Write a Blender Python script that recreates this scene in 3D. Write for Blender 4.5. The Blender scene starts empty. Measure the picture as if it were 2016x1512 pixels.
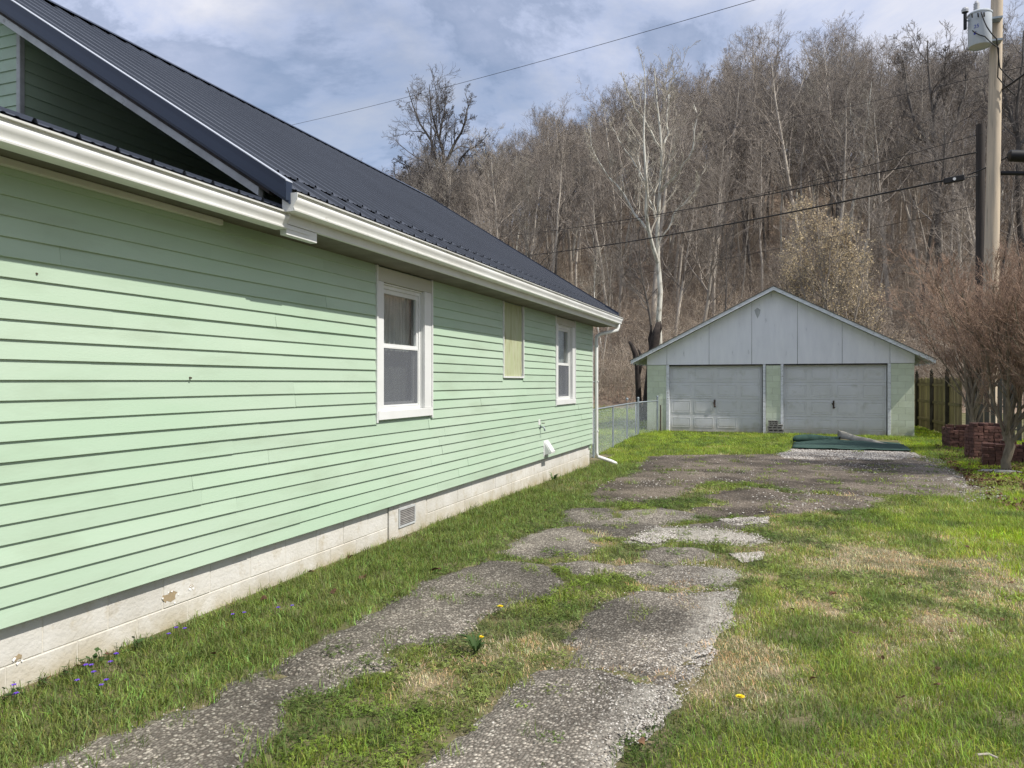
import bpy, bmesh, math, random
import numpy as np
from math import radians, sin, cos, pi, tan, atan
from mathutils import Vector, Matrix, geometry as mgeo

random.seed(7); rng = np.random.default_rng(11)
S = bpy.context.scene
col = S.collection

# ------------------------------------------------------------ camera
PSI = atan(545 / 1480.0)                       # heading, left of +Y
EYE = 1.60
cd = bpy.data.cameras.new('camera'); cam = bpy.data.objects.new('camera', cd); col.objects.link(cam)
cd.sensor_width = 36.0; cd.lens = 36.0 * 1480 / 2016.0
cd.shift_y = -4 / 2016.0
cd.clip_start = 0.05; cd.clip_end = 3000
cam.location = (0, 0, EYE); cam.rotation_euler = (radians(90), 0, PSI)
S.camera = cam

# ------------------------------------------------------------ world and sun
SUN_EL, SUN_AZ = radians(51.2), radians(8.8)     # azimuth: from +X towards -Y
W = bpy.data.worlds.new('World'); S.world = W; W.use_nodes = True
nt = W.node_tree; nt.nodes.clear()
def N(t, **k):
    n = nt.nodes.new(t)
    for a, b in k.items(): setattr(n, a, b)
    return n
out = N('ShaderNodeOutputWorld')
sky = N('ShaderNodeTexSky', sky_type='NISHITA', sun_disc=False, sun_elevation=SUN_EL,
        sun_rotation=radians(90) + SUN_AZ, altitude=200, air_density=1.0, dust_density=1.2, ozone_density=1.0)
bg1 = N('ShaderNodeBackground'); bg1.inputs[1].default_value = 0.115
bg2 = N('ShaderNodeBackground'); bg2.inputs[1].default_value = 0.82
tc = N('ShaderNodeTexCoord'); sep = N('ShaderNodeSeparateXYZ'); nt.links.new(tc.outputs['Generated'], sep.inputs[0])
zz = N('ShaderNodeMath', operation='MAXIMUM'); nt.links.new(sep.outputs[2], zz.inputs[0]); zz.inputs[1].default_value = 0.0
za = N('ShaderNodeMath', operation='ADD'); nt.links.new(zz.outputs[0], za.inputs[0]); za.inputs[1].default_value = 0.22
dx = N('ShaderNodeMath', operation='DIVIDE'); dy = N('ShaderNodeMath', operation='DIVIDE')
nt.links.new(sep.outputs[0], dx.inputs[0]); nt.links.new(za.outputs[0], dx.inputs[1])
nt.links.new(sep.outputs[1], dy.inputs[0]); nt.links.new(za.outputs[0], dy.inputs[1])
cmb = N('ShaderNodeCombineXYZ'); nt.links.new(dx.outputs[0], cmb.inputs[0]); nt.links.new(dy.outputs[0], cmb.inputs[1])
def wnoise(scale, detail, rough, off=(0, 0, 0), dist=0.0):
    mp = N('ShaderNodeMapping'); nt.links.new(cmb.outputs[0], mp.inputs[0]); mp.inputs['Location'].default_value = off
    n = N('ShaderNodeTexNoise'); n.inputs['Scale'].default_value = scale; n.inputs['Detail'].default_value = detail
    n.inputs['Roughness'].default_value = rough; n.inputs['Distortion'].default_value = dist
    nt.links.new(mp.outputs[0], n.inputs['Vector']); return n
def wramp(src, stops):
    r = N('ShaderNodeValToRGB'); e = r.color_ramp.elements
    e[0].position, e[0].color = stops[0]; e[1].position, e[1].color = stops[-1]
    for p, c in stops[1:-1]:
        q = e.new(p); q.color = c
    nt.links.new(src, r.inputs[0]); return r
n1 = wnoise(1.1, 7, 0.55, (3.1, 1.7, 0), 0.4)
cover = wramp(n1.outputs[0], [(0.34, (0.45,) * 3 + (1,)), (0.52, (1, 1, 1, 1))])
n2 = wnoise(1.9, 9, 0.62, (0.4, 5.2, 0), 0.3)
ccol = wramp(n2.outputs[0], [(0.36, (0.92, 0.93, 1.02, 1)), (0.46, (0.76, 0.81, 0.98, 1)), (0.53, (0.64, 0.72, 0.95, 1)), (0.575, (0.46, 0.54, 0.74, 1)), (0.66, (0.58, 0.65, 0.86, 1))])
nt.links.new(ccol.outputs[0], bg2.inputs[0]); nt.links.new(sky.outputs[0], bg1.inputs[0])
mx = N('ShaderNodeMixShader'); nt.links.new(cover.outputs[0], mx.inputs[0])
nt.links.new(bg1.outputs[0], mx.inputs[1]); nt.links.new(bg2.outputs[0], mx.inputs[2]); nt.links.new(mx.outputs[0], out.inputs[0])

sd = bpy.data.lights.new('sun', 'SUN'); sun = bpy.data.objects.new('sun', sd); col.objects.link(sun)
sd.energy = 5.0; sd.angle = radians(0.6); sd.color = (1.0, 0.95, 0.87)
sv = Vector((cos(SUN_EL) * cos(SUN_AZ), -cos(SUN_EL) * sin(SUN_AZ), sin(SUN_EL)))
sun.rotation_euler = sv.to_track_quat('Z', 'Y').to_euler(); sun.location = (20, -5, 30)
S.cycles.use_denoising = True; S.cycles.denoising_input_passes = 'RGB_ALBEDO_NORMAL'; S.cycles.denoising_prefilter = 'NONE'
S.cycles.max_bounces = 7; S.cycles.transparent_max_bounces = 16
S.view_settings.view_transform = 'Standard'; S.view_settings.look = 'None'
S.view_settings.exposure = 0.16; S.view_settings.gamma = 1.0; S.view_settings.use_curve_mapping = False

# ------------------------------------------------------------ helpers
def mat(name, c1, c2=None, scale=3.0, rough=0.75, c3=None, scale3=12.0, bump=0.0, bscale=40.0, stretch=(1, 1, 1),
        metal=0.0, spec=0.3, objrand=0.0, lo=0.35, hi=0.65, lo3=0.55, hi3=0.7, attr=None, iattr=None, trans=0.0, detail=5, foot=None):
    m = bpy.data.materials.new(name); m.use_nodes = True; t = m.node_tree; nd = t.nodes; L = t.links.new
    p = nd['Principled BSDF']; p.inputs['Roughness'].default_value = rough; p.inputs['Metallic'].default_value = metal
    p.inputs['Specular IOR Level'].default_value = spec
    tcx = nd.new('ShaderNodeTexCoord'); mp = nd.new('ShaderNodeMapping'); L(tcx.outputs['Object'], mp.inputs[0])
    mp.inputs['Scale'].default_value = stretch
    geo = nd.new('ShaderNodeNewGeometry'); L(geo.outputs['Position'], mp.inputs[0])
    cur = None
    def noise(s, d=detail, r=0.6):
        n = nd.new('ShaderNodeTexNoise'); n.inputs['Scale'].default_value = s; n.inputs['Detail'].default_value = d
        n.inputs['Roughness'].default_value = r; L(mp.outputs[0], n.inputs['Vector']); return n.outputs[0]
    def mr(src, a, b, c=0.0, d=1.0):
        q = nd.new('ShaderNodeMapRange'); q.inputs[1].default_value = a; q.inputs[2].default_value = b
        q.inputs[3].default_value = c; q.inputs[4].default_value = d; L(src, q.inputs[0]); return q.outputs[0]
    def mix(f, a, b, bt='MIX'):
        q = nd.new('ShaderNodeMix'); q.data_type = 'RGBA'; q.blend_type = bt
        for s_, v in ((0, f), (6, a), (7, b)):
            if hasattr(v, 'links'): L(v, q.inputs[s_])
            elif isinstance(v, (int, float)): q.inputs[s_].default_value = v
            else: q.inputs[s_].default_value = tuple(v) + (1,)
        return q.outputs[2]
    cur = c1
    if c2 is not None: cur = mix(mr(noise(scale), lo, hi), c1, c2)
    if c3 is not None: cur = mix(mr(noise(scale3), lo3, hi3), cur, c3)
    if foot:
        fc_, fz0, fz1 = foot; sx_ = nd.new('ShaderNodeSeparateXYZ'); L(geo.outputs['Position'], sx_.inputs[0])
        fm_ = mr(sx_.outputs[2], fz0, fz1, 1.0, 0.0); fn_ = mr(noise(5.0), 0.25, 0.65, 0.25, 1.0); fx_ = nd.new('ShaderNodeMath'); fx_.operation = 'MULTIPLY'; L(fm_, fx_.inputs[0]); L(fn_, fx_.inputs[1])
        cur = mix(fx_.outputs[0], cur, fc_)
    if attr:
        a = nd.new('ShaderNodeAttribute'); a.attribute_name = attr; cur = mix(1.0, cur, a.outputs['Color'], 'MULTIPLY')
    if iattr:
        a = nd.new('ShaderNodeAttribute'); a.attribute_type = 'INSTANCER'; a.attribute_name = iattr
        cur = mix(1.0, cur, a.outputs['Color'], 'MULTIPLY')
    if objrand:
        oi = nd.new('ShaderNodeObjectInfo'); v = mr(oi.outputs['Random'], 0, 1, 1 - objrand, 1 + objrand)
        hv = nd.new('ShaderNodeHueSaturation'); L(v, hv.inputs['Value'])
        if hasattr(cur, 'links'): L(cur, hv.inputs['Color'])
        else: hv.inputs['Color'].default_value = tuple(cur) + (1,)
        cur = hv.outputs[0]
    if hasattr(cur, 'links'): L(cur, p.inputs['Base Color'])
    else: p.inputs['Base Color'].default_value = tuple(cur) + (1,)
    if bump:
        b = nd.new('ShaderNodeBump'); b.inputs['Strength'].default_value = bump; b.inputs['Distance'].default_value = 0.01
        L(noise(bscale, 6), b.inputs['Height']); L(b.outputs[0], p.inputs['Normal'])
    if trans:
        tr = nd.new('ShaderNodeBsdfTranslucent'); ms = nd.new('ShaderNodeMixShader'); ms.inputs[0].default_value = trans
        if hasattr(cur, 'links'): L(cur, tr.inputs[0])
        else: tr.inputs[0].default_value = tuple(cur) + (1,)
        L(p.outputs[0], ms.inputs[1]); L(tr.outputs[0], ms.inputs[2]); L(ms.outputs[0], nd['Material Output'].inputs[0])
    m['_mp'] = 1
    return m

def link(name, me, m=None, parent=None, loc=None, rot=None):
    o = bpy.data.objects.new(name, me); col.objects.link(o)
    if m is not None and me is not None:
        if not me.materials: me.materials.append(m)
    if parent is not None: o.parent = parent
    if loc is not None: o.location = loc
    if rot is not None: o.rotation_euler = rot
    return o
def tag(o, label=None, cat=None, group=None, kind=None):
    if label: o['label'] = label
    if cat: o['category'] = cat
    if group: o['group'] = group
    if kind: o['kind'] = kind
    return o
def empty(name, loc=(0, 0, 0), rz=0.0, label=None, cat=None, group=None, kind=None):
    o = bpy.data.objects.new(name, None); col.objects.link(o); o.location = loc; o.rotation_euler = (0, 0, rz)
    o.empty_display_size = 0.1
    return tag(o, label, cat, group, kind)
def mesh_np(name, v, f, smooth=False):
    """v (n,3); f (m,k) array of equal-size faces."""
    me = bpy.data.meshes.new(name); v = np.asarray(v, np.float32); f = np.asarray(f, np.int32)
    me.vertices.add(len(v)); me.vertices.foreach_set('co', v.ravel())
    k = f.shape[1]; me.loops.add(f.size); me.loops.foreach_set('vertex_index', f.ravel())
    me.polygons.add(len(f)); me.polygons.foreach_set('loop_start', np.arange(0, f.size, k, dtype=np.int32))
    me.polygons.foreach_set('loop_total', np.full(len(f), k, np.int32))
    if smooth: me.polygons.foreach_set('use_smooth', np.ones(len(f), bool))
    me.update(calc_edges=True); return me
def setcol(me, name, c):
    a = me.color_attributes.new(name, 'FLOAT_COLOR', 'POINT')
    c = np.asarray(c, np.float32)
    if c.shape[1] == 3: c = np.hstack([c, np.ones((len(c), 1), np.float32)])
    a.data.foreach_set('color', c.ravel())
class MB:
    """collects boxes, extrusions and tubes into one mesh"""
    def __init__(s): s.v = []; s.f = []
    def add(s, vs, fs):
        o = len(s.v); s.v += [tuple(p) for p in vs]; s.f += [tuple(i + o for i in f) for f in fs]; return s
    def box(s, x0, x1, y0, y1, z0, z1):
        x0, x1 = min(x0, x1), max(x0, x1); y0, y1 = min(y0, y1), max(y0, y1); z0, z1 = min(z0, z1), max(z0, z1)
        vs = [(x0, y0, z0), (x1, y0, z0), (x1, y1, z0), (x0, y1, z0), (x0, y0, z1), (x1, y0, z1), (x1, y1, z1), (x0, y1, z1)]
        return s.add(vs, [(3, 2, 1, 0), (4, 5, 6, 7), (0, 1, 5, 4), (1, 2, 6, 5), (2, 3, 7, 6), (3, 0, 4, 7)])
    def extrude(s, prof, axis, a, b, closed=True):
        """prof: 2D points in the other two axes (x,z for axis y; y,z for axis x; x,y for axis z)"""
        def P(u, w, t): return {'y': (u, t, w), 'x': (t, u, w), 'z': (u, w, t)}[axis]
        n = len(prof); vs = [P(u, w, a) for u, w in prof] + [P(u, w, b) for u, w in prof]
        fs = [(i, (i + 1) % n, (i + 1) % n + n, i + n) for i in range(n if closed else n - 1)]
        if closed: fs += [tuple(range(n))[::-1], tuple(range(n, 2 * n))]
        return s.add(vs, fs)
    def tube(s, pts, r, m=8, cap=True):
        pts = [Vector(p) for p in pts]; k = len(pts); rs = r if isinstance(r, (list, tuple)) else [r] * k
        vs = []; u = None
        for i, p in enumerate(pts):
            t = (pts[min(i + 1, k - 1)] - pts[max(i - 1, 0)]).normalized()
            if u is None:
                u = t.cross(Vector((0, 0, 1)) if abs(t.z) < 0.9 else Vector((1, 0, 0))).normalized()
            else:
                u = (u - t * u.dot(t)).normalized()
            w = t.cross(u)
            for j in range(m):
                a = 2 * pi * j / m; vs.append(p + (u * cos(a) + w * sin(a)) * rs[i])
        fs = [(i * m + j, i * m + (j + 1) % m, (i + 1) * m + (j + 1) % m, (i + 1) * m + j) for i in range(k - 1) for j in range(m)]
        if cap: fs += [tuple(range(m))[::-1], tuple(range((k - 1) * m, k * m))]
        return s.add(vs, fs)
    def lathe(s, prof, c=(0, 0, 0), m=24):
        """prof: list of (r,z)"""
        vs = [(c[0] + r * cos(2 * pi * j / m), c[1] + r * sin(2 * pi * j / m), c[2] + z) for r, z in prof for j in range(m)]
        k = len(prof)
        fs = [(i * m + j, i * m + (j + 1) % m, (i + 1) * m + (j + 1) % m, (i + 1) * m + j) for i in range(k - 1) for j in range(m)]
        return s.add(vs, fs)
    def build(s, name, m=None, parent=None, bevel=0.0, smooth=False, loc=None, rot=None, auto=None):
        me = bpy.data.meshes.new(name); me.from_pydata(s.v, [], s.f)
        if bevel:
            bm = bmesh.new(); bm.from_mesh(me)
            bmesh.ops.bevel(bm, geom=list(bm.edges), offset=bevel, segments=1, affect='EDGES', clamp_overlap=True)
            bm.to_mesh(me); bm.free()
        bm = bmesh.new(); bm.from_mesh(me); bmesh.ops.recalc_face_normals(bm, faces=list(bm.faces)); bm.to_mesh(me); bm.free()
        if smooth:
            for p in me.polygons: p.use_smooth = True
            if auto is not None:
                try: me.set_sharp_from_angle(angle=radians(auto))
                except Exception: pass
        me.update()
        return link(name, me, m, parent, loc, rot)

CP, SP = cos(PSI), sin(PSI)
def ray(x, y):
    a = (x - 1008) / 1480.0; b = (752 - y) / 1480.0
    return a * CP - SP, a * SP + CP, b
def at(x, y, Y):
    r = ray(x, y); t = Y / r[1]; return Vector((r[0] * t, Y, EYE + r[2] * t))

# terrain height
def smooth01(t): t = np.clip(t, 0, 1); return t * t * (3 - 2 * t)
_lat = np.random.default_rng(5).random((256, 256))
def vnoise(x, y, s=1.0, o=0):
    x = np.asarray(x, float) * s + 37.7 + o; y = np.asarray(y, float) * s + 91.3 + o * 1.7
    xi = np.floor(x).astype(int); yi = np.floor(y).astype(int); fx = x - xi; fy = y - yi
    fx = fx * fx * (3 - 2 * fx); fy = fy * fy * (3 - 2 * fy)
    a = _lat[xi & 255, yi & 255]; b = _lat[(xi + 1) & 255, yi & 255]; c = _lat[xi & 255, (yi + 1) & 255]; d = _lat[(xi + 1) & 255, (yi + 1) & 255]
    return (a * (1 - fx) + b * fx) * (1 - fy) + (c * (1 - fx) + d * fx) * fy
def fnoise(x, y, s=1.0, o=0, n=4):
    v = 0; a = 0.5
    for i in range(n): v = v + a * vnoise(x, y, s * 2 ** i, o + 13 * i); a *= 0.5
    return v / (1 - 0.5 ** n)
HILL0 = 47.0
def crest(x): return 21 + 17 * smooth01((np.asarray(x) + 100) / 95.0) - 4 * smooth01((np.asarray(x) - 10) / 60.0)
def gz(x, y):
    x = np.asarray(x, float); y = np.asarray(y, float)
    z = -0.01 - 0.10 * smooth01((y - 4) / 20.0) + 0.05 * smooth01((-2.2 - x) / 1.4) * smooth01((16 - y) / 8.0)
    z = z + 0.035 * (fnoise(x, y, 0.35, 3, 2) - 0.5)
    t = (y - HILL0) / 88.0
    h = crest(x) * (np.clip(t, 0, 1) ** 1.12) * (1 - 0.25 * smooth01((t - 1.0) / 1.5))
    h = h + np.clip((y - HILL0) / 15, 0, 1) * 2.2 * (fnoise(x, y, 0.06, 9, 3) - 0.5)
    return z + np.where(y > HILL0, h, 0)
def gpt(px, py):
    """ground point seen at a pixel of the photograph (used only to read off traced outlines)"""
    r = ray(px, py); zg = -0.03
    for _ in range(6):
        t = (zg - EYE) / r[2]; x, y = r[0] * t, r[1] * t; zg = float(gz(x, y))
    return x, y
def inpoly(px, py, poly):
    px = np.asarray(px); py = np.asarray(py); r = np.zeros(px.shape, bool); n = len(poly)
    for i in range(n):
        x0, y0 = poly[i]; x1, y1 = poly[(i + 1) % n]
        if y0 == y1: continue
        c = ((y0 > py) != (y1 > py)) & (px < (x1 - x0) * (py - y0) / (y1 - y0) + x0); r ^= c
    return r

# ------------------------------------------------------------ materials
M = {}
M['siding'] = mat('mint_siding_paint', (0.37, 0.495, 0.365), (0.41, 0.515, 0.40), 1.3, rough=0.5, c3=(0.30, 0.375, 0.27), scale3=3.4, lo3=0.52, hi3=1.0, bump=0.12, bscale=90, stretch=(1, 0.35, 1.6), spec=0.35, objrand=0.035)
M['found'] = mat('old_white_block_paint', (0.62, 0.605, 0.565), (0.53, 0.51, 0.46), 2.5, rough=0.85, c3=(0.44, 0.39, 0.30), scale3=5.5, lo3=0.58, hi3=0.74, bump=0.55, bscale=38, objrand=0.05, foot=((0.36, 0.30, 0.17), -0.02, 0.24))
M['mortar'] = mat('mortar', (0.62, 0.59, 0.52), (0.52, 0.49, 0.42), 6, rough=0.95, bump=0.4, bscale=80)
M['white'] = mat('white_trim_paint', (0.70, 0.71, 0.70), (0.62, 0.63, 0.61), 2.0, rough=0.42, spec=0.4, bump=0.05, bscale=50)
M['gutter'] = mat('white_gutter_enamel', (0.76, 0.77, 0.75), (0.66, 0.66, 0.63), 1.7, rough=0.3, spec=0.5, c3=(0.45, 0.44, 0.40), scale3=7, lo3=0.66, hi3=0.85)
M['trimgrey'] = mat('greyed_trim_paint', (0.50, 0.52, 0.52), (0.36, 0.37, 0.37), 5, rough=0.7, c3=(0.22, 0.22, 0.21), scale3=16, lo3=0.6, hi3=0.75)
M['roof'] = mat('navy_metal_roof', (0.037, 0.043, 0.056), (0.030, 0.035, 0.046), 1.0, rough=0.30, spec=0.55)
M['navy'] = mat('navy_trim_metal', (0.022, 0.034, 0.062), (0.018, 0.028, 0.052), 1.0, rough=0.3, spec=0.5)
M['edge'] = mat('metal_edge_highlight', (0.42, 0.45, 0.50), rough=0.35, spec=0.5)  # pale colour stands in for the highlight along the rake's metal edge
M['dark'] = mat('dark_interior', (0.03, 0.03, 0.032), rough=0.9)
M['curtain'] = mat('grey_curtain', (0.40, 0.41, 0.38), (0.26, 0.27, 0.25), 6, rough=0.9, stretch=(1, 8, 0.4))
M['screen'] = None
M['board'] = mat('weathered_green_plywood', (0.36, 0.40, 0.23), (0.42, 0.44, 0.30), 3.0, rough=0.8, stretch=(1, 3, 0.5), c3=(0.28, 0.28, 0.16), scale3=5, bump=0.15, bscale=50)
M['gable'] = mat('peeling_gable_paint', (0.83, 0.84, 0.86), (0.75, 0.76, 0.79), 1.6, rough=0.7, c3=(0.26, 0.26, 0.27), scale3=3.2, lo3=0.65, hi3=0.80, stretch=(2.6, 1, 0.55), bump=0.25, bscale=50, objrand=0.03)
M['rake'] = mat('flaking_rake_paint', (0.76, 0.79, 0.81), (0.58, 0.60, 0.61), 5, rough=0.75, c3=(0.20, 0.19, 0.18), scale3=7, lo3=0.62, hi3=0.70, stretch=(1, 1, 3), bump=0.3, bscale=40)
M['gdoor'] = mat('grey_door_paint', (0.64, 0.65, 0.66), (0.58, 0.59, 0.58), 1.4, rough=0.6, c3=(0.46, 0.47, 0.42), scale3=3.0, lo3=0.55, hi3=0.8, bump=0.06, bscale=60, foot=((0.34, 0.31, 0.21), -0.10, 0.22))
M['gblock'] = mat('pale_green_block_paint', (0.56, 0.62, 0.47), (0.62, 0.68, 0.54), 2.2, rough=0.85, bump=0.4, bscale=70, objrand=0.06, c3=(0.46, 0.50, 0.37), scale3=5, lo3=0.6, hi3=0.8, foot=((0.33, 0.34, 0.20), -0.1, 0.35))
M['gmortar'] = mat('pale_mortar', (0.55, 0.58, 0.48), rough=0.95)
M['groof'] = mat('old_grey_roofing', (0.16, 0.16, 0.15), (0.10, 0.10, 0.10), 3, rough=0.9, bump=0.3, bscale=30)
M['galv'] = mat('galvanised_steel', (0.30, 0.34, 0.36), (0.24, 0.28, 0.31), 8, rough=0.5, metal=0.3)
M['rust'] = mat('dark_rusty_metal', (0.05, 0.045, 0.04), (0.10, 0.06, 0.04), 20, rough=0.7)
M['fence'] = mat('weathered_fence_board', (0.23, 0.19, 0.10), (0.15, 0.125, 0.075), 4, rough=0.9, stretch=(6, 6, 0.6), bump=0.4, bscale=30, objrand=0.38, c3=(0.20, 0.19, 0.07), scale3=1.2, lo3=0.5, hi3=0.7)
M['fgrey'] = mat('grey_fence_board', (0.14, 0.13, 0.115), (0.09, 0.085, 0.075), 4, rough=0.9, stretch=(6, 6, 0.6), bump=0.4, bscale=30, objrand=0.22)  # grey boards, with the shade they stand in put into the colour
M['fpost'] = mat('dark_fence_post', (0.055, 0.05, 0.035), (0.03, 0.028, 0.022), 5, rough=0.9, bump=0.3)
M['brick'] = mat('old_red_brick', (0.145, 0.072, 0.056), (0.095, 0.05, 0.042), 14, rough=0.9, bump=0.5, bscale=60, objrand=0.35, c3=(0.10, 0.07, 0.05), scale3=9, lo3=0.6, hi3=0.75)  # brick red darkened for the shade under the shrubs
M['cblock'] = mat('grey_concrete_block', (0.27, 0.26, 0.24), (0.19, 0.18, 0.17), 10, rough=0.95, bump=0.4, bscale=50, objrand=0.2)
M['pole'] = mat('weathered_pine_pole', (0.56, 0.46, 0.34), (0.42, 0.36, 0.28), 2.5, rough=0.85, stretch=(5, 5, 0.25), bump=0.3, bscale=20, c3=(0.20, 0.17, 0.13), scale3=4, lo3=0.62, hi3=0.75)
M['oldpole'] = mat('creosoted_pole', (0.035, 0.032, 0.030), (0.06, 0.05, 0.045), 4, rough=0.9, stretch=(5, 5, 0.3), bump=0.3, bscale=20)
M['xfmr'] = mat('transformer_grey_paint', (0.50, 0.54, 0.57), (0.46, 0.50, 0.54), 3, rough=0.35, spec=0.5)
M['porc'] = mat('grey_porcelain', (0.45, 0.46, 0.47), rough=0.25, spec=0.5)
M['rubber'] = mat('black_rubber', (0.012, 0.012, 0.013), rough=0.5)
M['blue'] = mat('blue_sticker', (0.05, 0.07, 0.35), rough=0.5)
M['tarp'] = mat('green_turf_carpet', (0.026, 0.058, 0.046), (0.038, 0.075, 0.062), 4, rough=0.95, bump=0.5, bscale=120)
M['tarpback'] = mat('grey_carpet_backing', (0.30, 0.29, 0.25), (0.22, 0.21, 0.18), 5, rough=0.95, bump=0.3)
M['leaf'] = mat('dry_brown_leaf', (0.16, 0.09, 0.045), (0.09, 0.05, 0.03), 30, rough=0.8, objrand=0.4, trans=0.15)
M['yellow'] = mat('dandelion_petal', (0.80, 0.62, 0.02), rough=0.7)
M['violet'] = mat('violet_petal', (0.14, 0.06, 0.50), (0.20, 0.10, 0.62), 90, rough=0.7, trans=0.2)
M['stem'] = mat('flower_stem', (0.07, 0.13, 0.03), rough=0.7)
M['clover'] = mat('broad_leaf_green', (0.045, 0.085, 0.022), (0.06, 0.11, 0.03), 30, rough=0.7, trans=0.2)
def bark(name, a, b, c=None, sc=1.2):
    return mat(name, a, b, sc, rough=0.9, stretch=(2, 2, 0.6), c3=c, scale3=2.5, lo3=0.5, hi3=0.62, bump=0.3, bscale=15, objrand=0.22)
M['bark'] = bark('grey_brown_bark', (0.50, 0.45, 0.38), (0.34, 0.305, 0.26))
M['barkdark'] = bark('dark_bark', (0.13, 0.118, 0.105), (0.08, 0.072, 0.065))
M['barkpale'] = bark('pale_sycamore_bark', (0.66, 0.65, 0.58), (0.50, 0.48, 0.42), (0.26, 0.24, 0.19))
M['twig'] = bark('brown_twigs', (0.315, 0.275, 0.235), (0.215, 0.187, 0.16))
M['twigdark'] = bark('dark_twigs', (0.19, 0.17, 0.152), (0.13, 0.117, 0.107))
M['twigpale'] = bark('pale_twigs', (0.42, 0.39, 0.325), (0.30, 0.27, 0.225))
M['brush'] = bark('understorey_twigs', (0.44, 0.375, 0.30), (0.32, 0.265, 0.215))
M['shrubwood'] = bark('shrub_stem_bark', (0.30, 0.25, 0.18), (0.15, 0.125, 0.09), None, 6)
M['shrubtwig'] = bark('reddish_shrub_twigs', (0.34, 0.235, 0.17), (0.25, 0.17, 0.125), None, 3)
M['blossom'] = mat('cream_blossom', (0.74, 0.62, 0.41), (0.62, 0.49, 0.30), 2, rough=0.8, trans=0.3)
M['cat'] = mat('black_burnt_stump', (0.022, 0.018, 0.016), (0.05, 0.04, 0.035), 6, rough=0.95, bump=0.6, bscale=20)
M['cable'] = mat('black_cable', (0.015, 0.015, 0.016), rough=0.6)

def glass_mat():
    m = bpy.data.materials.new('window_glass'); m.use_nodes = True; t = m.node_tree; nd = t.nodes; nd.clear()
    o = nd.new('ShaderNodeOutputMaterial'); a = nd.new('ShaderNodeBsdfTransparent'); a.inputs[0].default_value = (0.93, 0.95, 0.95, 1)
    g = nd.new('ShaderNodeBsdfGlossy'); g.inputs[0].default_value = (1, 1, 1, 1); g.inputs['Roughness'].default_value = 0.02
    f = nd.new('ShaderNodeLayerWeight'); f.inputs[0].default_value = 0.5; pw = nd.new('ShaderNodeMath'); pw.operation = 'POWER'; pw.inputs[1].default_value = 5
    ma = nd.new('ShaderNodeMath'); ma.operation = 'MULTIPLY_ADD'; ma.inputs[1].default_value = 0.90; ma.inputs[2].default_value = 0.045; x = nd.new('ShaderNodeMixShader')
    L = t.links.new; L(f.outputs['Facing'], pw.inputs[0]); L(pw.outputs[0], ma.inputs[0]); L(ma.outputs[0], x.inputs[0]); L(a.outputs[0], x.inputs[1]); L(g.outputs[0], x.inputs[2]); L(x.outputs[0], o.inputs[0])
    return m
M['glass'] = glass_mat()
def screen_mat():
    m = bpy.data.materials.new('insect_screen'); m.use_nodes = True; t = m.node_tree; nd = t.nodes; nd.clear()
    o = nd.new('ShaderNodeOutputMaterial'); a = nd.new('ShaderNodeBsdfTransparent'); g = nd.new('ShaderNodeBsdfDiffuse'); g.inputs[0].default_value = (0.16, 0.17, 0.19, 1)
    x = nd.new('ShaderNodeMixShader'); x.inputs[0].default_value = 0.45
    t.links.new(a.outputs[0], x.inputs[1]); t.links.new(g.outputs[0], x.inputs[2]); t.links.new(x.outputs[0], o.inputs[0])
    return m
M['screen'] = screen_mat()

def ground_mat():
    m = mat('lawn_soil', (0.085, 0.095, 0.030), (0.12, 0.105, 0.055), 1.2, rough=0.95, c3=(0.22, 0.18, 0.11), scale3=2.4, lo3=0.5, hi3=0.66, bump=0.9, bscale=45)
    return m
M['soil'] = ground_mat()
M['litter'] = mat('hillside_leaf_litter', (0.28, 0.205, 0.15), (0.205, 0.155, 0.12), 0.25, rough=0.95, c3=(0.40, 0.31, 0.23), scale3=1.6, lo3=0.45, hi3=0.7, bump=1.0, bscale=3.0)

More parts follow.
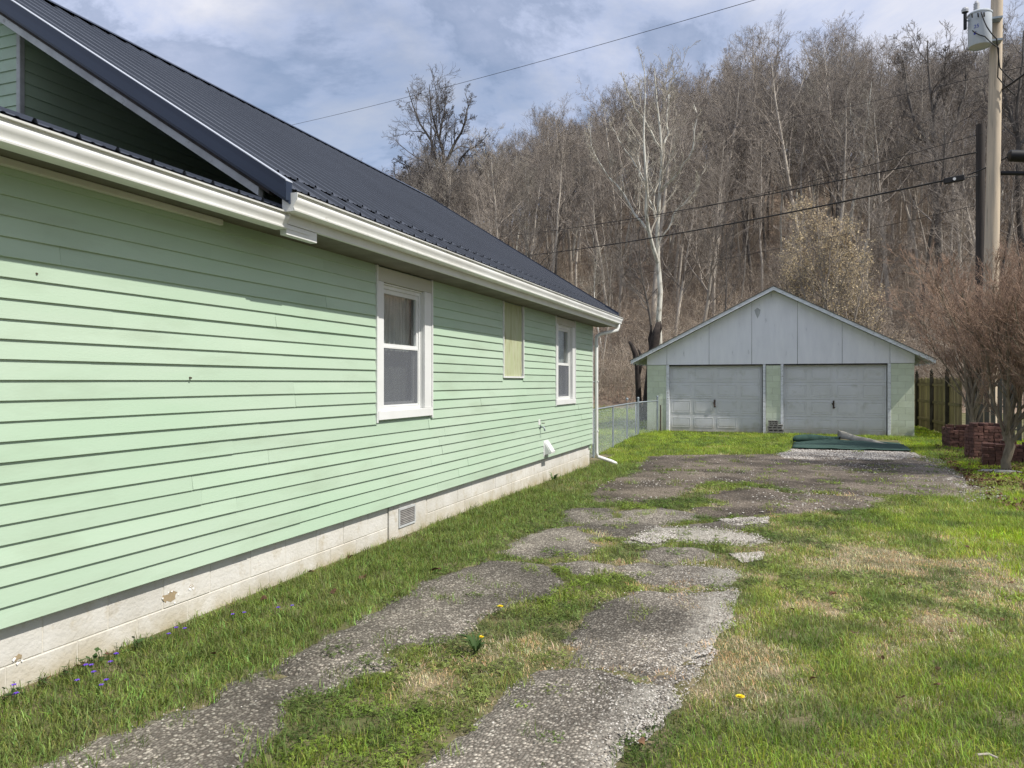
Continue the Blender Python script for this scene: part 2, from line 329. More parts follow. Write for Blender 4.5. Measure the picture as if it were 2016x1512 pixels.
def asphalt_mat(k_=1.42, tone=(1, 1, 1)):
    m = bpy.data.materials.new('old_gravelly_asphalt'); m.use_nodes = True; t = m.node_tree; nd = t.nodes; L = t.links.new
    p = nd['Principled BSDF']; p.inputs['Roughness'].default_value = 0.9; p.inputs['Specular IOR Level'].default_value = 0.2
    geo = nd.new('ShaderNodeNewGeometry')
    def vor(sc, feat='F1'):
        v = nd.new('ShaderNodeTexVoronoi'); v.inputs['Scale'].default_value = sc; v.feature = feat; L(geo.outputs['Position'], v.inputs['Vector']); return v
    def noi(sc, d=5):
        n = nd.new('ShaderNodeTexNoise'); n.inputs['Scale'].default_value = sc; n.inputs['Detail'].default_value = d; L(geo.outputs['Position'], n.inputs['Vector']); return n
    v = vor(62); sp = nd.new('ShaderNodeSeparateColor'); L(v.outputs['Color'], sp.inputs[0])
    r = nd.new('ShaderNodeValToRGB'); e = r.color_ramp.elements; e[0].position = 0.0; e[0].color = (0.085, 0.075, 0.065, 1); e[1].position = 1.0; e[1].color = (0.34, 0.315, 0.28, 1)
    for ps, c in ((0.45, (0.135, 0.118, 0.102, 1)), (0.75, (0.20, 0.178, 0.155, 1)), (0.92, (0.31, 0.27, 0.23, 1))): q = e.new(ps); q.color = c
    L(sp.outputs[0], r.inputs[0])
    # dark binder between the stones
    mr = nd.new('ShaderNodeMapRange'); mr.inputs[1].default_value = 0.35; mr.inputs[2].default_value = 0.62; L(v.outputs['Distance'], mr.inputs[0])
    mr.inputs[1].default_value = 0.0095 * 62 * .8; mr.inputs[2].default_value = 0.014 * 62 * .8
    mx = nd.new('ShaderNodeMix'); mx.data_type = 'RGBA'; L(mr.outputs[0], mx.inputs[0]); L(r.outputs[0], mx.inputs[6]); mx.inputs[7].default_value = (0.085, 0.072, 0.061, 1)
    n = noi(0.9); m2 = nd.new('ShaderNodeMapRange'); m2.inputs[1].default_value = 0.4; m2.inputs[2].default_value = 0.62; m2.inputs[3].default_value = 0.62 * k_; m2.inputs[4].default_value = 1.45 * k_; L(n.outputs[0], m2.inputs[0])
    hv = nd.new('ShaderNodeHueSaturation'); L(mx.outputs[2], hv.inputs['Color']); L(m2.outputs[0], hv.inputs['Value'])
    # whiter where the loose limestone has been ground in
    a = nd.new('ShaderNodeAttribute'); a.attribute_name = 'lime'; n3 = noi(25, 3)
    ml = nd.new('ShaderNodeMath'); ml.operation = 'MULTIPLY'; L(a.outputs['Fac'], ml.inputs[0]); L(n3.outputs[0], ml.inputs[1])
    m4 = nd.new('ShaderNodeMapRange'); m4.inputs[1].default_value = 0.2; m4.inputs[2].default_value = 0.55; m4.inputs[4].default_value = 0.65; L(ml.outputs[0], m4.inputs[0])
    mz = nd.new('ShaderNodeMix'); mz.data_type = 'RGBA'; L(m4.outputs[0], mz.inputs[0]); L(hv.outputs[0], mz.inputs[6]); mz.inputs[7].default_value = (0.42, 0.39, 0.35, 1)
    tn = nd.new('ShaderNodeMix'); tn.data_type = 'RGBA'; tn.blend_type = 'MULTIPLY'; tn.inputs[0].default_value = 1; L(mz.outputs[2], tn.inputs[6]); tn.inputs[7].default_value = tuple(tone) + (1,); L(tn.outputs[2], p.inputs['Base Color'])
    b = nd.new('ShaderNodeBump'); b.inputs['Strength'].default_value = 0.9; b.inputs['Distance'].default_value = 0.012; b.invert = True
    L(v.outputs['Distance'], b.inputs['Height']); L(b.outputs[0], p.inputs['Normal'])
    return m
M['asphalt'] = asphalt_mat(1.18, (0.98, 1.0, 0.97))
M['asphalt_far'] = asphalt_mat(0.80, (1.03, 0.98, 0.90))
M['grass'] = mat('grass_blades', (1, 1, 1), rough=0.55, spec=0.3, attr='bladecol', iattr='tint', trans=0.35)
M['stone'] = mat('limestone_chips', (1, 1, 1), (0.8, 0.8, 0.8), 60, rough=0.9, iattr='tint', bump=0.2)

# ------------------------------------------------------------ ground sheets
def grid_sheet(name, xs, ys, m, dz=0.0):
    X, Y = np.meshgrid(xs, ys); Z = gz(X, Y) + dz
    v = np.stack([X.ravel(), Y.ravel(), Z.ravel()], 1); nx, ny = len(xs), len(ys)
    i = np.arange((nx - 1) * (ny - 1)); r = i // (nx - 1); c = i % (nx - 1); a = r * nx + c
    f = np.stack([a, a + 1, a + 1 + nx, a + nx], 1)
    return link(name, mesh_np(name, v, f, True), m)
xs = np.concatenate([np.linspace(-260, -15, 50), np.linspace(-14.5, 14.5, 117), np.linspace(15, 160, 30)])
ys = np.concatenate([np.linspace(-60, -3, 20), np.linspace(-2.75, 30, 131), np.linspace(30.5, HILL0 + 0.5, 34)])
tag(grid_sheet('ground', xs, ys, M['soil']), kind='structure')
tag(grid_sheet('wooded_hillside', np.linspace(-420, 330, 240), np.concatenate([np.linspace(HILL0, 150, 100), np.linspace(154, 700, 40)]), M['litter'], 0.02), kind='structure')

# ------------------------------------------------------------ driveway slabs
SL = [
 [(60,1560),(89,1512),(147,1480),(210,1458),(250,1438),(290,1418),(340,1396),(384,1389),(428,1384),(450,1351),(482,1340),(527,1331),(616,1331),(661,1335),(683,1346),(643,1364),(580,1382),(567,1396),(562,1436),(536,1471),(487,1512),(440,1560)],
 [(558,1297),(589,1284),(634,1262),(661,1248),(696,1230),(759,1190),(830,1150),(900,1118),(983,1105),(1066,1113),(1108,1138),(1094,1166),(1022,1188),(955,1216),(917,1243),(880,1260),(850,1265),(790,1272),(762,1282),(750,1300),(700,1318),(640,1316),(575,1308)],
 [(1166,1188),(1232,1171),(1288,1166),(1376,1166),(1443,1166),(1454,1188),(1443,1232),(1398,1277),(1360,1310),(1332,1324),(1277,1326),(1232,1318),(1166,1315),(1121,1310),(1116,1277),(1138,1243),(1171,1216)],
 [(1210,1119),(1265,1110),(1360,1116),(1448,1124),(1456,1144),(1432,1159),(1371,1158),(1299,1155),(1243,1144)],
 [(1016,1337),(1066,1328),(1166,1326),(1243,1335),(1299,1360),(1326,1387),(1299,1415),(1254,1443),(1210,1465),(1232,1512),(1240,1560),(770,1560),(830,1512),(900,1448),(961,1420),(994,1371)],
 [(989,1088),(1027,1061),(1083,1044),(1138,1041),(1171,1061),(1166,1083),(1133,1097),(1083,1097),(1027,1097)],
 [(1094,1111),(1150,1107),(1199,1113),(1190,1128),(1140,1132)],
 [(1150,1035),(1190,1022),(1260,1022),(1310,1030),(1280,1048),(1230,1060),(1180,1055)],
 [(1254,1088),(1300,1078),(1370,1083),(1410,1092),(1380,1106),(1310,1108),(1265,1103)],
 [(1240,1066),(1290,1043),(1400,1043),(1480,1055),(1505,1068),(1470,1076),(1400,1070),(1340,1066),(1300,1073)],
 [(1259,929),(1278,902),(1360,898),(1457,899),(1540,897),(1655,893),(1775,897),(1860,925),(1905,955),(1885,975),(1758,973),(1620,969),(1564,966),(1498,952),(1430,950),(1400,944),(1390,929),(1330,927)],
 [(1152,972),(1210,946),(1254,932),(1330,930),(1384,933),(1396,948),(1354,966),(1321,981),(1254,991),(1177,989)],
 [(1382,977),(1470,962),(1560,974),(1700,977),(1753,985),(1700,1003),(1600,1008),(1500,1012),(1450,1018),(1370,1015),(1365,1005),(1420,990)],
 [(1115,1005),(1200,1000),(1215,1010),(1170,1030),(1110,1030)],
 [(440,1362),(500,1322),(575,1296),(640,1306),(700,1308),(768,1296),(772,1318),(700,1340),(640,1330),(540,1336)],
 [(1262,1336),(1330,1330),(1362,1312),(1346,1352),(1322,1368),(1300,1352)],
 [(1225,1010),(1300,1000),(1360,1010),(1370,1024),(1290,1030),(1240,1024)],
 [(1330,1040),(1430,1026),(1520,1020),(1510,1036),(1430,1044)],
]
def densify(poly, step, amp, seed):
    out = []; n = len(poly)
    for i in range(n):
        a = np.array(poly[i]); b = np.array(poly[(i + 1) % n]); d = np.linalg.norm(b - a); k = max(1, int(d / step))
        nrm = np.array([-(b - a)[1], (b - a)[0]]) / max(d, 1e-6)
        for j in range(k):
            p = a + (b - a) * j / k; w = (fnoise(p[0] * 1, p[1] * 1, 4.5, seed, 5) - 0.5) * 2 * amp
            out.append(tuple(p + nrm * w))
    return out
drive = empty('driveway', label='cracked old asphalt and gravel driveway with grass growing between its pieces', kind='structure')
slabs = []
for si, pl in enumerate(SL):
    if True: kx_, ky_ = (1.02, 1.02) if si in (0, 1, 2, 3, 4, 14) else ((1.02, 1.08) if si in (10, 11, 12) else (1.08, 1.12)); cx_ = sum(q[0] for q in pl) / len(pl); cy_ = sum(q[1] for q in pl) / len(pl); pl = [(cx_ + (q[0] - cx_) * kx_, cy_ + (q[1] - cy_) * ky_) for q in pl]
    P = [gpt(*p) for p in pl]; far = sum(p[1] for p in P) / len(P) > 9
    P = densify(P, 0.07 if far else 0.03, 0.22 if far else 0.13, si); slabs.append(P)
    xs_ = [p[0] for p in P]; ys_ = [p[1] for p in P]; st = 0.22 if far else 0.1
    gx, gy = np.meshgrid(np.arange(min(xs_), max(xs_), st), np.arange(min(ys_), max(ys_), st)); gx = gx.ravel(); gy = gy.ravel()
    Pa = np.array(P); ins = inpoly(gx, gy, P)
    gx = gx[ins]; gy = gy[ins]
    dmin = np.array([np.min((Pa[:, 0] - x) ** 2 + (Pa[:, 1] - y) ** 2) ** 0.5 for x, y in zip(gx, gy)]) if len(gx) else np.zeros(0)
    k = dmin > st * 0.4; gx, gy, dmin = gx[k], gy[k], dmin[k]
    coords = [Vector(p) for p in P] + [Vector((x, y)) for x, y in zip(gx, gy)]
    n = len(P)
    vo, eo, fo, ov, oe, of = mgeo.delaunay_2d_cdt(coords, [], [list(range(n))], 1, 1e-5)
    vv = np.array([(v.x, v.y) for v in vo]); Z = gz(vv[:, 0], vv[:, 1])
    dd = np.array([np.min((Pa[:, 0] - x) ** 2 + (Pa[:, 1] - y) ** 2) ** 0.5 for x, y in vv])
    Z = Z + 0.012 + 0.018 * smooth01(dd / 0.12) + 0.012 * (fnoise(vv[:, 0], vv[:, 1], 1.6, 4, 3) - 0.5)
    Z = np.where(dd < 1e-4, gz(vv[:, 0], vv[:, 1]) + 0.001, Z)
    f3 = np.array([list(t) for t in fo if len(t) == 3])
    me = mesh_np('asphalt_slab', np.column_stack([vv, Z]), f3, True)
    xr = (vv[:, 0] - min(xs_)) / (max(xs_) - min(xs_))
    lime = smooth01((xr - 0.45) / 0.5) if si in (2, 3, 4, 9, 15) else (0.6 * smooth01((xr - 0.5) / 0.5) if si in (8, 10, 12) else 0.12 * np.ones(len(vv)))
    if si == 9: lime = np.ones(len(vv))
    at_ = me.attributes.new('lime', 'FLOAT', 'POINT'); at_.data.foreach_set('value', lime.astype(np.float32))
    link('asphalt_slab', me, M['asphalt_far'] if si in (10, 11, 12) else M['asphalt'], drive)
def on_slab(x, y, grow=0.0):
    r = np.zeros(np.shape(x), bool)
    for P in slabs:
        a = np.array(P); bb = (x > a[:, 0].min()) & (x < a[:, 0].max()) & (y > a[:, 1].min()) & (y < a[:, 1].max())
        if bb.any(): r[bb] |= inpoly(x[bb], y[bb], P)
    return r

# ------------------------------------------------------------ house
WX = -3.64; E_ = 0.1016; ZB = 0.39; YN, YF = -1.2, 14.43
house = empty('house', (WX, 6, 0), label='pale green clapboard house with navy metal roof and white gutters left of the driveway', cat='house')
def H(mb, name, m, **k):
    o = mb.build(name, m, None, **k); o.parent = house; o.matrix_parent_inverse = Matrix.Translation((-WX, -6, 0)); return o
# openings in the side wall: (y0, y1, z0, z1)
W1 = (6.16, 7.34, 1.215, 2.70); W2 = (9.49, 10.33, 1.655, 2.70); W3 = (11.93, 13.15, 1.20, 2.70)
VENT = (11.30, 11.52, 0.45, 0.66)
holes = [W1, W2, W3]
NB = int((2.72 - ZB) / E_) + 1
for k in range(NB):
    z0 = ZB + k * E_; z1 = min(z0 + E_, 2.70)
    if z1 - z0 < 0.02: continue
    segs = []; cuts = [YN, YF]
    blocked = [(h[0] + 0.01, h[1] - 0.01) for h in holes if z1 > h[2] + 0.01 and z0 < h[3] - 0.01]
    y = YN; free = []
    for b0, b1 in sorted(blocked): free.append((y, b0)); y = b1
    free.append((y, YF))
    for a, b in free:
        ps = [a]; q = a + random.uniform(1.2, 3.6)
        while q < b - 0.8: ps.append(q); q += random.choice([3.66, 3.05, 2.44])
        ps.append(b); segs += list(zip(ps[:-1], ps[1:]))
    for j, (a, b) in enumerate(segs):
        t = 0.0165 + random.uniform(-0.0015, 0.0022); dzv = random.uniform(-0.0012, 0.0012); gp_ = random.random() < .5; b2 = b + ((-0.003 if gp_ else 0.012) if j < len(segs) - 1 and abs(segs[j + 1][0] - b) < 1e-6 else 0)
        lift = 0.0018 if j % 2 else 0.0
        prof = [(WX - 0.012, z1 + 0.016), (WX + 0.001 + lift, z1 + 0.0155), (WX + t + lift, z0 + 0.002 + dzv), (WX + t - 0.001 + lift, z0 + dzv), (WX - 0.001, z0 + dzv), (WX - 0.012, z0 + 0.02)]
        # slight bow along the board
        mb = MB(); n = max(2, int((b2 - a) / 0.6)); L_ = len(prof)
        for i in range(n + 1):
            yy = a + (b2 - a) * i / n; wv = 0.0022 * (fnoise(yy, k * 7.3, 0.9, 2, 2) - 0.5); zv = 0.003 * (fnoise(yy, k * 3.1, 0.5, 8, 2) - 0.5)
            mb.v += [(px + wv, yy, pz + zv) for px, pz in prof]
        for i in range(n):
            for q in range(L_): mb.f.append((i * L_ + q, i * L_ + (q + 1) % L_, (i + 1) * L_ + (q + 1) % L_, (i + 1) * L_ + q))
        mb.f += [tuple(range(L_)), tuple(range(n * L_, (n + 1) * L_))]
        H(mb, 'siding_board', M['siding'])
# wall core behind the siding, interior and far end wall
core = MB()
ys_ = sorted(set([YN, YF - 0.02, 6.26, 7.20, 9.55, 10.28, 12.04, 13.04]))
def corebox(y0, y1, z0, z1): core.box(WX - 0.10, WX - 0.012, y0, y1, z0, z1)
corebox(YN, 6.26, ZB + .01, 2.70); corebox(6.26, 7.20, ZB + .01, 1.28); corebox(6.26, 7.20, 2.60, 2.70); corebox(7.20, 12.04, ZB + .01, 2.70)
corebox(12.04, 13.04, ZB + .01, 1.26); corebox(12.04, 13.04, 2.60, 2.70); corebox(13.04, YF - 0.02, ZB + .01, 2.70)
H(core, 'wall_core', M['siding'])
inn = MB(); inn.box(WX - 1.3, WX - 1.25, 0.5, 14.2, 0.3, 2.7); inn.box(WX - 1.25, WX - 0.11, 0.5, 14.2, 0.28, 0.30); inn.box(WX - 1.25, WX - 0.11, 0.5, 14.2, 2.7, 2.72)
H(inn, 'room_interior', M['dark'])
bk = MB()
gp = [(-11.4, 0.3), (WX - 0.012, 0.3), (WX - 0.012, 2.70), (-7.53, 5.25), (-11.4, 2.9)]
bk.extrude(gp, 'y', YF - 0.12, YF - 0.02); bk.box(-11.5, -11.4, YN, YF - 0.12, 0.3, 2.9); bk.box(-11.4, WX - 0.1, YN - 0.1, YN, 0.3, 2.7)
H(bk, 'far_wall', M['siding'])
# corner board
H(MB().box(WX - 0.02, WX + 0.022, YF, YF + 0.03, ZB - 0.01, 2.70), 'corner_trim', M['white'], bevel=0.002)

# foundation blocks: 0.406 long, 0.203 high
fm = MB(); fm.box(WX - 0.20, WX - 0.0445, YN, 6.48, -0.5, ZB - 0.012); fm.box(WX - 0.20, WX - 0.0445, 7.29, YF - 0.02, -0.5, ZB - 0.012)
H(fm, 'mortar_bed', M['mortar'])
for row, zt in enumerate((ZB - 0.014, ZB - 0.014 - 0.205, ZB - 0.014 - 0.41)):
    y = YN - (0.2 if row % 2 else 0.0)
    while y < YF - 0.05:
        a, b = max(y, YN), min(y + 0.400, YF - 0.02)
        if a < 6.485 < b: b = 6.475
        if a < 7.29 < b: a = 7.30
        if b - a > 0.05 and not (a >= 6.47 and b <= 7.3):
            mb = MB().box(WX - 0.19, WX - 0.040 + random.uniform(-.002, .002), a, b, zt - 0.200, zt)
            H(mb, 'foundation_block', M['found'], bevel=0.004)
        y += 0.406
M['peel'] = mat('bare_tan_concrete', (0.36, 0.28, 0.17), (0.28, 0.22, 0.14), 20, rough=0.95, bump=0.4)
M['flake'] = mat('curled_white_paint', (0.74, 0.73, 0.70), rough=0.7)
for yc, zc, sz_, sd_ in ((3.72, .24, .048, 1), (3.90, .26, .014, 2), (2.72, .20, .02, 3)):
    r_ = random.Random(sd_); pts = [(WX - .0375, yc + sz_ * 1.3 * r_.uniform(.6, 1.3) * cos(a), zc + sz_ * .8 * r_.uniform(.5, 1.3) * sin(a)) for a in [2 * pi * i / 13 for i in range(13)]]
    H(MB().add(pts, [tuple(range(13))]).add([(p[0] - .004, p[1], p[2]) for p in pts], [tuple(range(13))]), 'bare_patch', M['peel'])
    for q in range(6):
        a = r_.random() * 6.28; cy_ = yc + sz_ * 1.4 * cos(a); cz_ = zc + sz_ * .9 * sin(a) - .01; w_ = r_.uniform(.003, .007)
        H(MB().add([(WX - .037, cy_ - w_, cz_), (WX - .034, cy_, cz_ - w_ * 1.6), (WX - .032, cy_ + w_ * 1.4, cz_ + w_ * .3), (WX - .037, cy_, cz_ + w_)], [(0, 1, 2, 3)]), 'paint_flake', M['flake'])
# crawlspace access panel with its vent
ap = MB().box(WX - 0.16, WX - 0.030, 6.49, 7.28, 0.02, ZB - 0.016); apo = H(ap, 'access_panel', M['found'], bevel=0.004)
H(MB().box(WX - 0.18, WX - 0.005, 6.49, 7.28, -0.14, 0.018), 'access_sill', M['mortar'], bevel=0.006)
vf = MB(); y0, y1, z0, z1 = 6.67, 7.02, 0.135, 0.33
for q in ((y0, y1, z0, z0 + .02), (y0, y1, z1 - .02, z1), (y0, y0 + .02, z0 + .02, z1 - .02), (y1 - .02, y1, z0 + .02, z1 - .02)): vf.box(WX - 0.03, WX - 0.018, *q)
vo_ = H(vf, 'crawlspace_vent', M['trimgrey'])
vb = MB().box(WX - 0.030, WX - 0.027, y0 + .02, y1 - .02, z0 + .02, z1 - .02).build('vent_backing', M['dark'], vo_)
for i in range(9):
    z = z0 + 0.028 + i * 0.0175
    MB().add([(WX - 0.026, y0 + .02, z + .012), (WX - 0.026, y1 - .02, z + .012), (WX - 0.017, y1 - .02, z), (WX - 0.017, y0 + .02, z),
              (WX - 0.024, y0 + .02, z + .013), (WX - 0.024, y1 - .02, z + .013), (WX - 0.015, y1 - .02, z + .002), (WX - 0.015, y0 + .02, z + .002)],
             [(0, 1, 2, 3), (4, 5, 6, 7), (2, 3, 7, 6), (0, 1, 5, 4)]).build('vent_louvre', M['cblock'], vo_)

# windows of the side wall
def curtain(y0, y1, z0, z1, x, par, amp=0.02, wl=0.09, m=None):
    n = 60; mb = MB(); v = []; f = []
    for i in range(n + 1):
        y = y0 + (y1 - y0) * i / n; xx = x + amp * sin(2 * pi * (y + .02 * sin(9 * y)) / wl) * (0.6 + 0.4 * sin(7 * y))
        v += [(xx, y, z0), (xx + 0.01 * sin(40 * y), y, (z0 + z1) / 2), (xx * 0.3 + x * 0.7, y, z1)]
    for i in range(n): f += [(3 * i, 3 * i + 3, 3 * i + 4, 3 * i + 1), (3 * i + 1, 3 * i + 4, 3 * i + 5, 3 * i + 2)]
    return mb.add(v, f).build('curtain', m or M['curtain'], par, smooth=True)
def window(Wn, oy0, oy1, oz0, oz1, mid, label):
    y0, y1, z0, z1 = Wn; xo = WX
    w = empty('window'); w.parent = house; w.matrix_parent_inverse = Matrix.Translation((-WX, -6, 0)); w['label'] = label
    b = lambda n, m, bv, *bx: MB().box(*bx).build(n, m, w, bevel=bv)
    b('casing', M['white'], 0.002, xo - 0.01, xo + 0.020, y0 + .025, oy0, oz0 - 0.0, oz1)                # left
    b('casing', M['white'], 0.002, xo - 0.01, xo + 0.020, oy1, y1 - .025, oz0, oz1)
    b('trim_strip', M['white'], 0.001, xo - 0.01, xo + 0.030, y0, y0 + .023, z0, z1 - .002)
    b('trim_strip', M['white'], 0.001, xo - 0.01, xo + 0.030, y1 - .023, y1, z0, z1 - .002)
    b('header_panel', M['board2'], 0.002, xo - 0.01, xo + 0.022, y0 + .025, y1 - .025, oz1 + .002, z1 - .012)
    b('sill', M['white'], 0.003, xo - 0.09, xo + 0.036, y0 + .025, y1 - .025, oz0 - 0.085, oz0 - .002)
    # reveals
    b('jamb', M['white'], 0.0, xo - 0.12, xo - 0.011, oy0 - 0.012, oy0 - .001, oz0, oz1); b('jamb', M['white'], 0.0, xo - 0.12, xo - 0.011, oy1 + .001, oy1 + .012, oz0, oz1)
    b('head', M['white'], 0.0, xo - 0.12, xo - 0.011, oy0, oy1, oz1 - .014, oz1 - .001)
    # outer storm frame and the two sashes
    def sash(nm, x, a, c, lo, hi, st, bot, top, pane=True, scr=False):
        fr = MB(); fr.box(x - .03, x, a, a + st, lo, hi); fr.box(x - .03, x, c - st, c, lo, hi); fr.box(x - .029, x - .001, a + st, c - st, lo, lo + bot); fr.box(x - .029, x - .001, a + st, c - st, hi - top, hi)
        s_ = fr.build(nm, M['white'], w)
        if pane: MB().box(x - .018, x - .015, a + st, c - st, lo + bot, hi - top).build('pane', M['glass'], s_)
        if scr: MB().box(x - .007, x - .006, a + st, c - st, lo + bot, hi - top).build('insect_screen', M['screen'], s_)
        return s_
    ff = MB(); x = xo - .035
    for q in ((oy0, oy0 + .03, oz0, oz1 - .016), (oy1 - .03, oy1, oz0, oz1 - .016), (oy0 + .03, oy1 - .03, oz0, oz0 + .03), (oy0 + .03, oy1 - .03, oz1 - .05, oz1 - .016)): ff.box(x - .06, x, *q)
    ff.build('window_frame', M['white'], w)
    a, c = oy0 + .032, oy1 - .032
    sash('sash', x - .012, a, c, mid - .02, oz1 - .052, .035, .03, .04, True)
    s2 = sash('sash', x - .045, a, c, oz0 + .032, mid + .005, .035, .045, .03, True)
    sash('screen_frame', x - .004, a, c, oz0 + .032, mid - .022, .018, .018, .012, False, True)
    curtain(oy0 - .05, oy1 + .05, mid - 0.05, oz1, xo - .15, w)
    curtain(oy0 + .12, oy1 + .05, oz0 - .05, mid, xo - .18, w, 0.02, 0.14)
    return w
M['darksoffit'] = mat('shade_darkened_soffit', (0.20, 0.19, 0.16), (0.14, 0.13, 0.11), 3, rough=0.9)  # soffit colour darkened to deepen the shade under the eave
M['board2'] = mat('flat_header_panel', (0.52, 0.52, 0.46), (0.47, 0.47, 0.42), 2, rough=0.7)
window(W1, 6.30, 7.16, 1.325, 2.555, 1.965, 'large near window with grey curtains and a wide right casing')
window(W3, 12.08, 12.97, 1.30, 2.575, 1.92, 'farther window near the far corner of the house')
bw = empty('boarded_window'); bw.parent = house; bw.matrix_parent_inverse = Matrix.Translation((-WX, -6, 0)); bw['label'] = 'narrow opening boarded over with a yellowish green panel'
y0, y1, z0, z1 = W2
MB().box(WX - .03, WX + .006, y0 + .025, y1 - .065, z0 + .025, z1 - .01).build('panel', M['board'], bw)
MB().box(WX - .011, WX - .007, y1 - .065, y1 - .025, z0 + .025, z1 - .01).build('gap', M['dark'], bw)
for q in ((y0, y0 + .023, z0, z1 - .003), (y1 - .023, y1, z0, z1 - .003), (y0 + .023, y1 - .023, z0, z0 + .023)): MB().box(WX - .02, WX + .028, *q).build('frame', M['white'], bw, bevel=.002)
jg = MB(); zc = z0 + .06
while zc < z1 - .2:
    h_ = random.uniform(.05, .16); wv = random.uniform(.004, .022); jg.box(WX - .012, WX + .004, y1 - .065 - .001, y1 - .065 + wv, zc, zc + h_); zc += h_ + random.uniform(.0, .04)
jg.build('broken_edge', M['board'], bw)

# dryer vent hood and hose tap
dv = H(MB().add([(WX + .012, 11.31, .45), (WX + .012, 11.51, .45), (WX + .13, 11.51, .47), (WX + .13, 11.31, .47), (WX + .012, 11.31, .65), (WX + .012, 11.51, .65), (WX + .035, 11.50, .655), (WX + .035, 11.32, .655), (WX + .135, 11.51, .50), (WX + .135, 11.31, .50)],
       [(0, 4, 7, 9, 3), (1, 2, 8, 6, 5), (4, 5, 6, 7), (7, 6, 8, 9), (3, 9, 8, 2)]), 'dryer_vent_hood', M['white'])
H(MB().box(WX + .008, WX + .020, 11.28, 11.54, .42, .67), 'vent_flange', M['white'], bevel=.003)
tp = H(MB().tube([(WX, 11.12, .90), (WX + .07, 11.12, .90), (WX + .09, 11.12, .84)], .013, 8).tube([(WX + .005, 11.12, .90), (WX + .012, 11.12, .90)], .04, 10), 'hose_tap', M['galv'], smooth=True)
MB().tube([(WX + .06, 11.12, .955), (WX + .06, 11.12, .965)], .028, 8).build('tap_handle', M['rust'], tp)
H(MB().box(WX + .004, WX + .016, 11.03, 11.12, .93, 1.02), 'patch_plate', M['white'], bevel=.002)
nl = H(MB().tube([(WX + .005, 3.83, 1.63), (WX + .03, 3.83, 1.625)], .006, 6), 'nail', M['rust'])
nl2 = H(MB().tube([(WX + .005, 2.78, 2.16), (WX + .02, 2.78, 2.155)], .005, 6), 'nail', M['rust'])

# main roof: ribbed panels, slope 0.638, eave x=-3.12 z=2.885, ridge x=-7.53
RX, EX, EZ, PT = -7.53, -3.215, 2.942, 0.638
RY0, RY1 = 4.27, 14.83
def rib_profile(width, major=0.2286, h=0.022):
    """(offset along the panel, height) of a ribbed sheet with minor ribs"""
    pts = []; y = 0.0
    while y < width - 1e-4:
        pts += [(y, h), (y + .012, h), (y + .024, 0)]
        for q in (.33, .66):
            c = y + .024 + (major - .036) * q; pts += [(c - .014, 0), (c - .007, .005), (c + .007, .005), (c + .014, 0)]
        pts += [(y + major - .012, 0)]
        y += major
    pts += [(width, h)]
    return pts
def roof_strip(name, y0, w, xa, xb, zf, m, parent, lift=0.0, bottom=True):
    pr = rib_profile(w); secs = [xa + (xb - xa) * i / 6 for i in range(7)]
    v = []; f = []; n = len(pr)
    for x in secs: v += [(x, y0 + q, zf(x) + h + lift) for q, h in pr]
    for i in range(len(secs) - 1):
        for j in range(n - 1): f.append((i * n + j, i * n + j + 1, (i + 1) * n + j + 1, (i + 1) * n + j))
    return H(MB().add(v, f), name, m)
zmain = lambda x: EZ + PT * (EX - x)
y = RY0; 
while y < RY1 - .01:
    w = min(.9144, RY1 - y)
    if w > .1:
        roof_strip('roof_panel', y, w, RX + .04, EX - .24, zmain, M['roof'], house, .014)
        roof_strip('eave_panel', y, w, EX - .30, EX + .02, lambda x: zmain(x) - .004, M['roof'], house, 0)
    y += .9144
H(MB().add([(EX, RY0, zmain(EX) - .01), (RX, RY0, zmain(RX) - .01), (RX, RY1, zmain(RX) - .01), (EX, RY1, zmain(EX) - .01),
            (EX, RY0, zmain(EX) - .06), (RX, RY0, zmain(RX) - .06), (RX, RY1, zmain(RX) - .06), (EX, RY1, zmain(EX) - .06)],
           [(0, 1, 2, 3), (7, 6, 5, 4), (0, 4, 5, 1), (3, 2, 6, 7), (0, 3, 7, 4), (1, 5, 6, 2)]), 'roof_deck', M['dark'])
bx, bz = -12.0, EZ + PT * (EX - RX) - .638 * (-RX - -0) * 0
zb = lambda x: zmain(RX) - PT * (RX - x)
H(MB().add([(RX, RY0, zb(RX)), (-11.9, RY0, zb(-11.9)), (-11.9, RY1, zb(-11.9)), (RX, RY1, zb(RX)), (RX, RY0, zb(RX) - .06), (-11.9, RY0, zb(-11.9) - .06), (-11.9, RY1, zb(-11.9) - .06), (RX, RY1, zb(RX) - .06)],
           [(0, 1, 2, 3), (4, 5, 6, 7), (0, 1, 5, 4), (1, 2, 6, 5), (2, 3, 7, 6)]), 'back_roof', M['roof'])
# ridge cap
zr = zmain(RX) + .058
H(MB().extrude([(RX + .17, zr - .112), (RX + .16, zr - .095), (RX, zr), (RX - .16, zr - .095), (RX - .17, zr - .115), (RX, zr - .012)], 'y', RY0 - .02, RY1 + .02), 'ridge_cap', M['navy'])
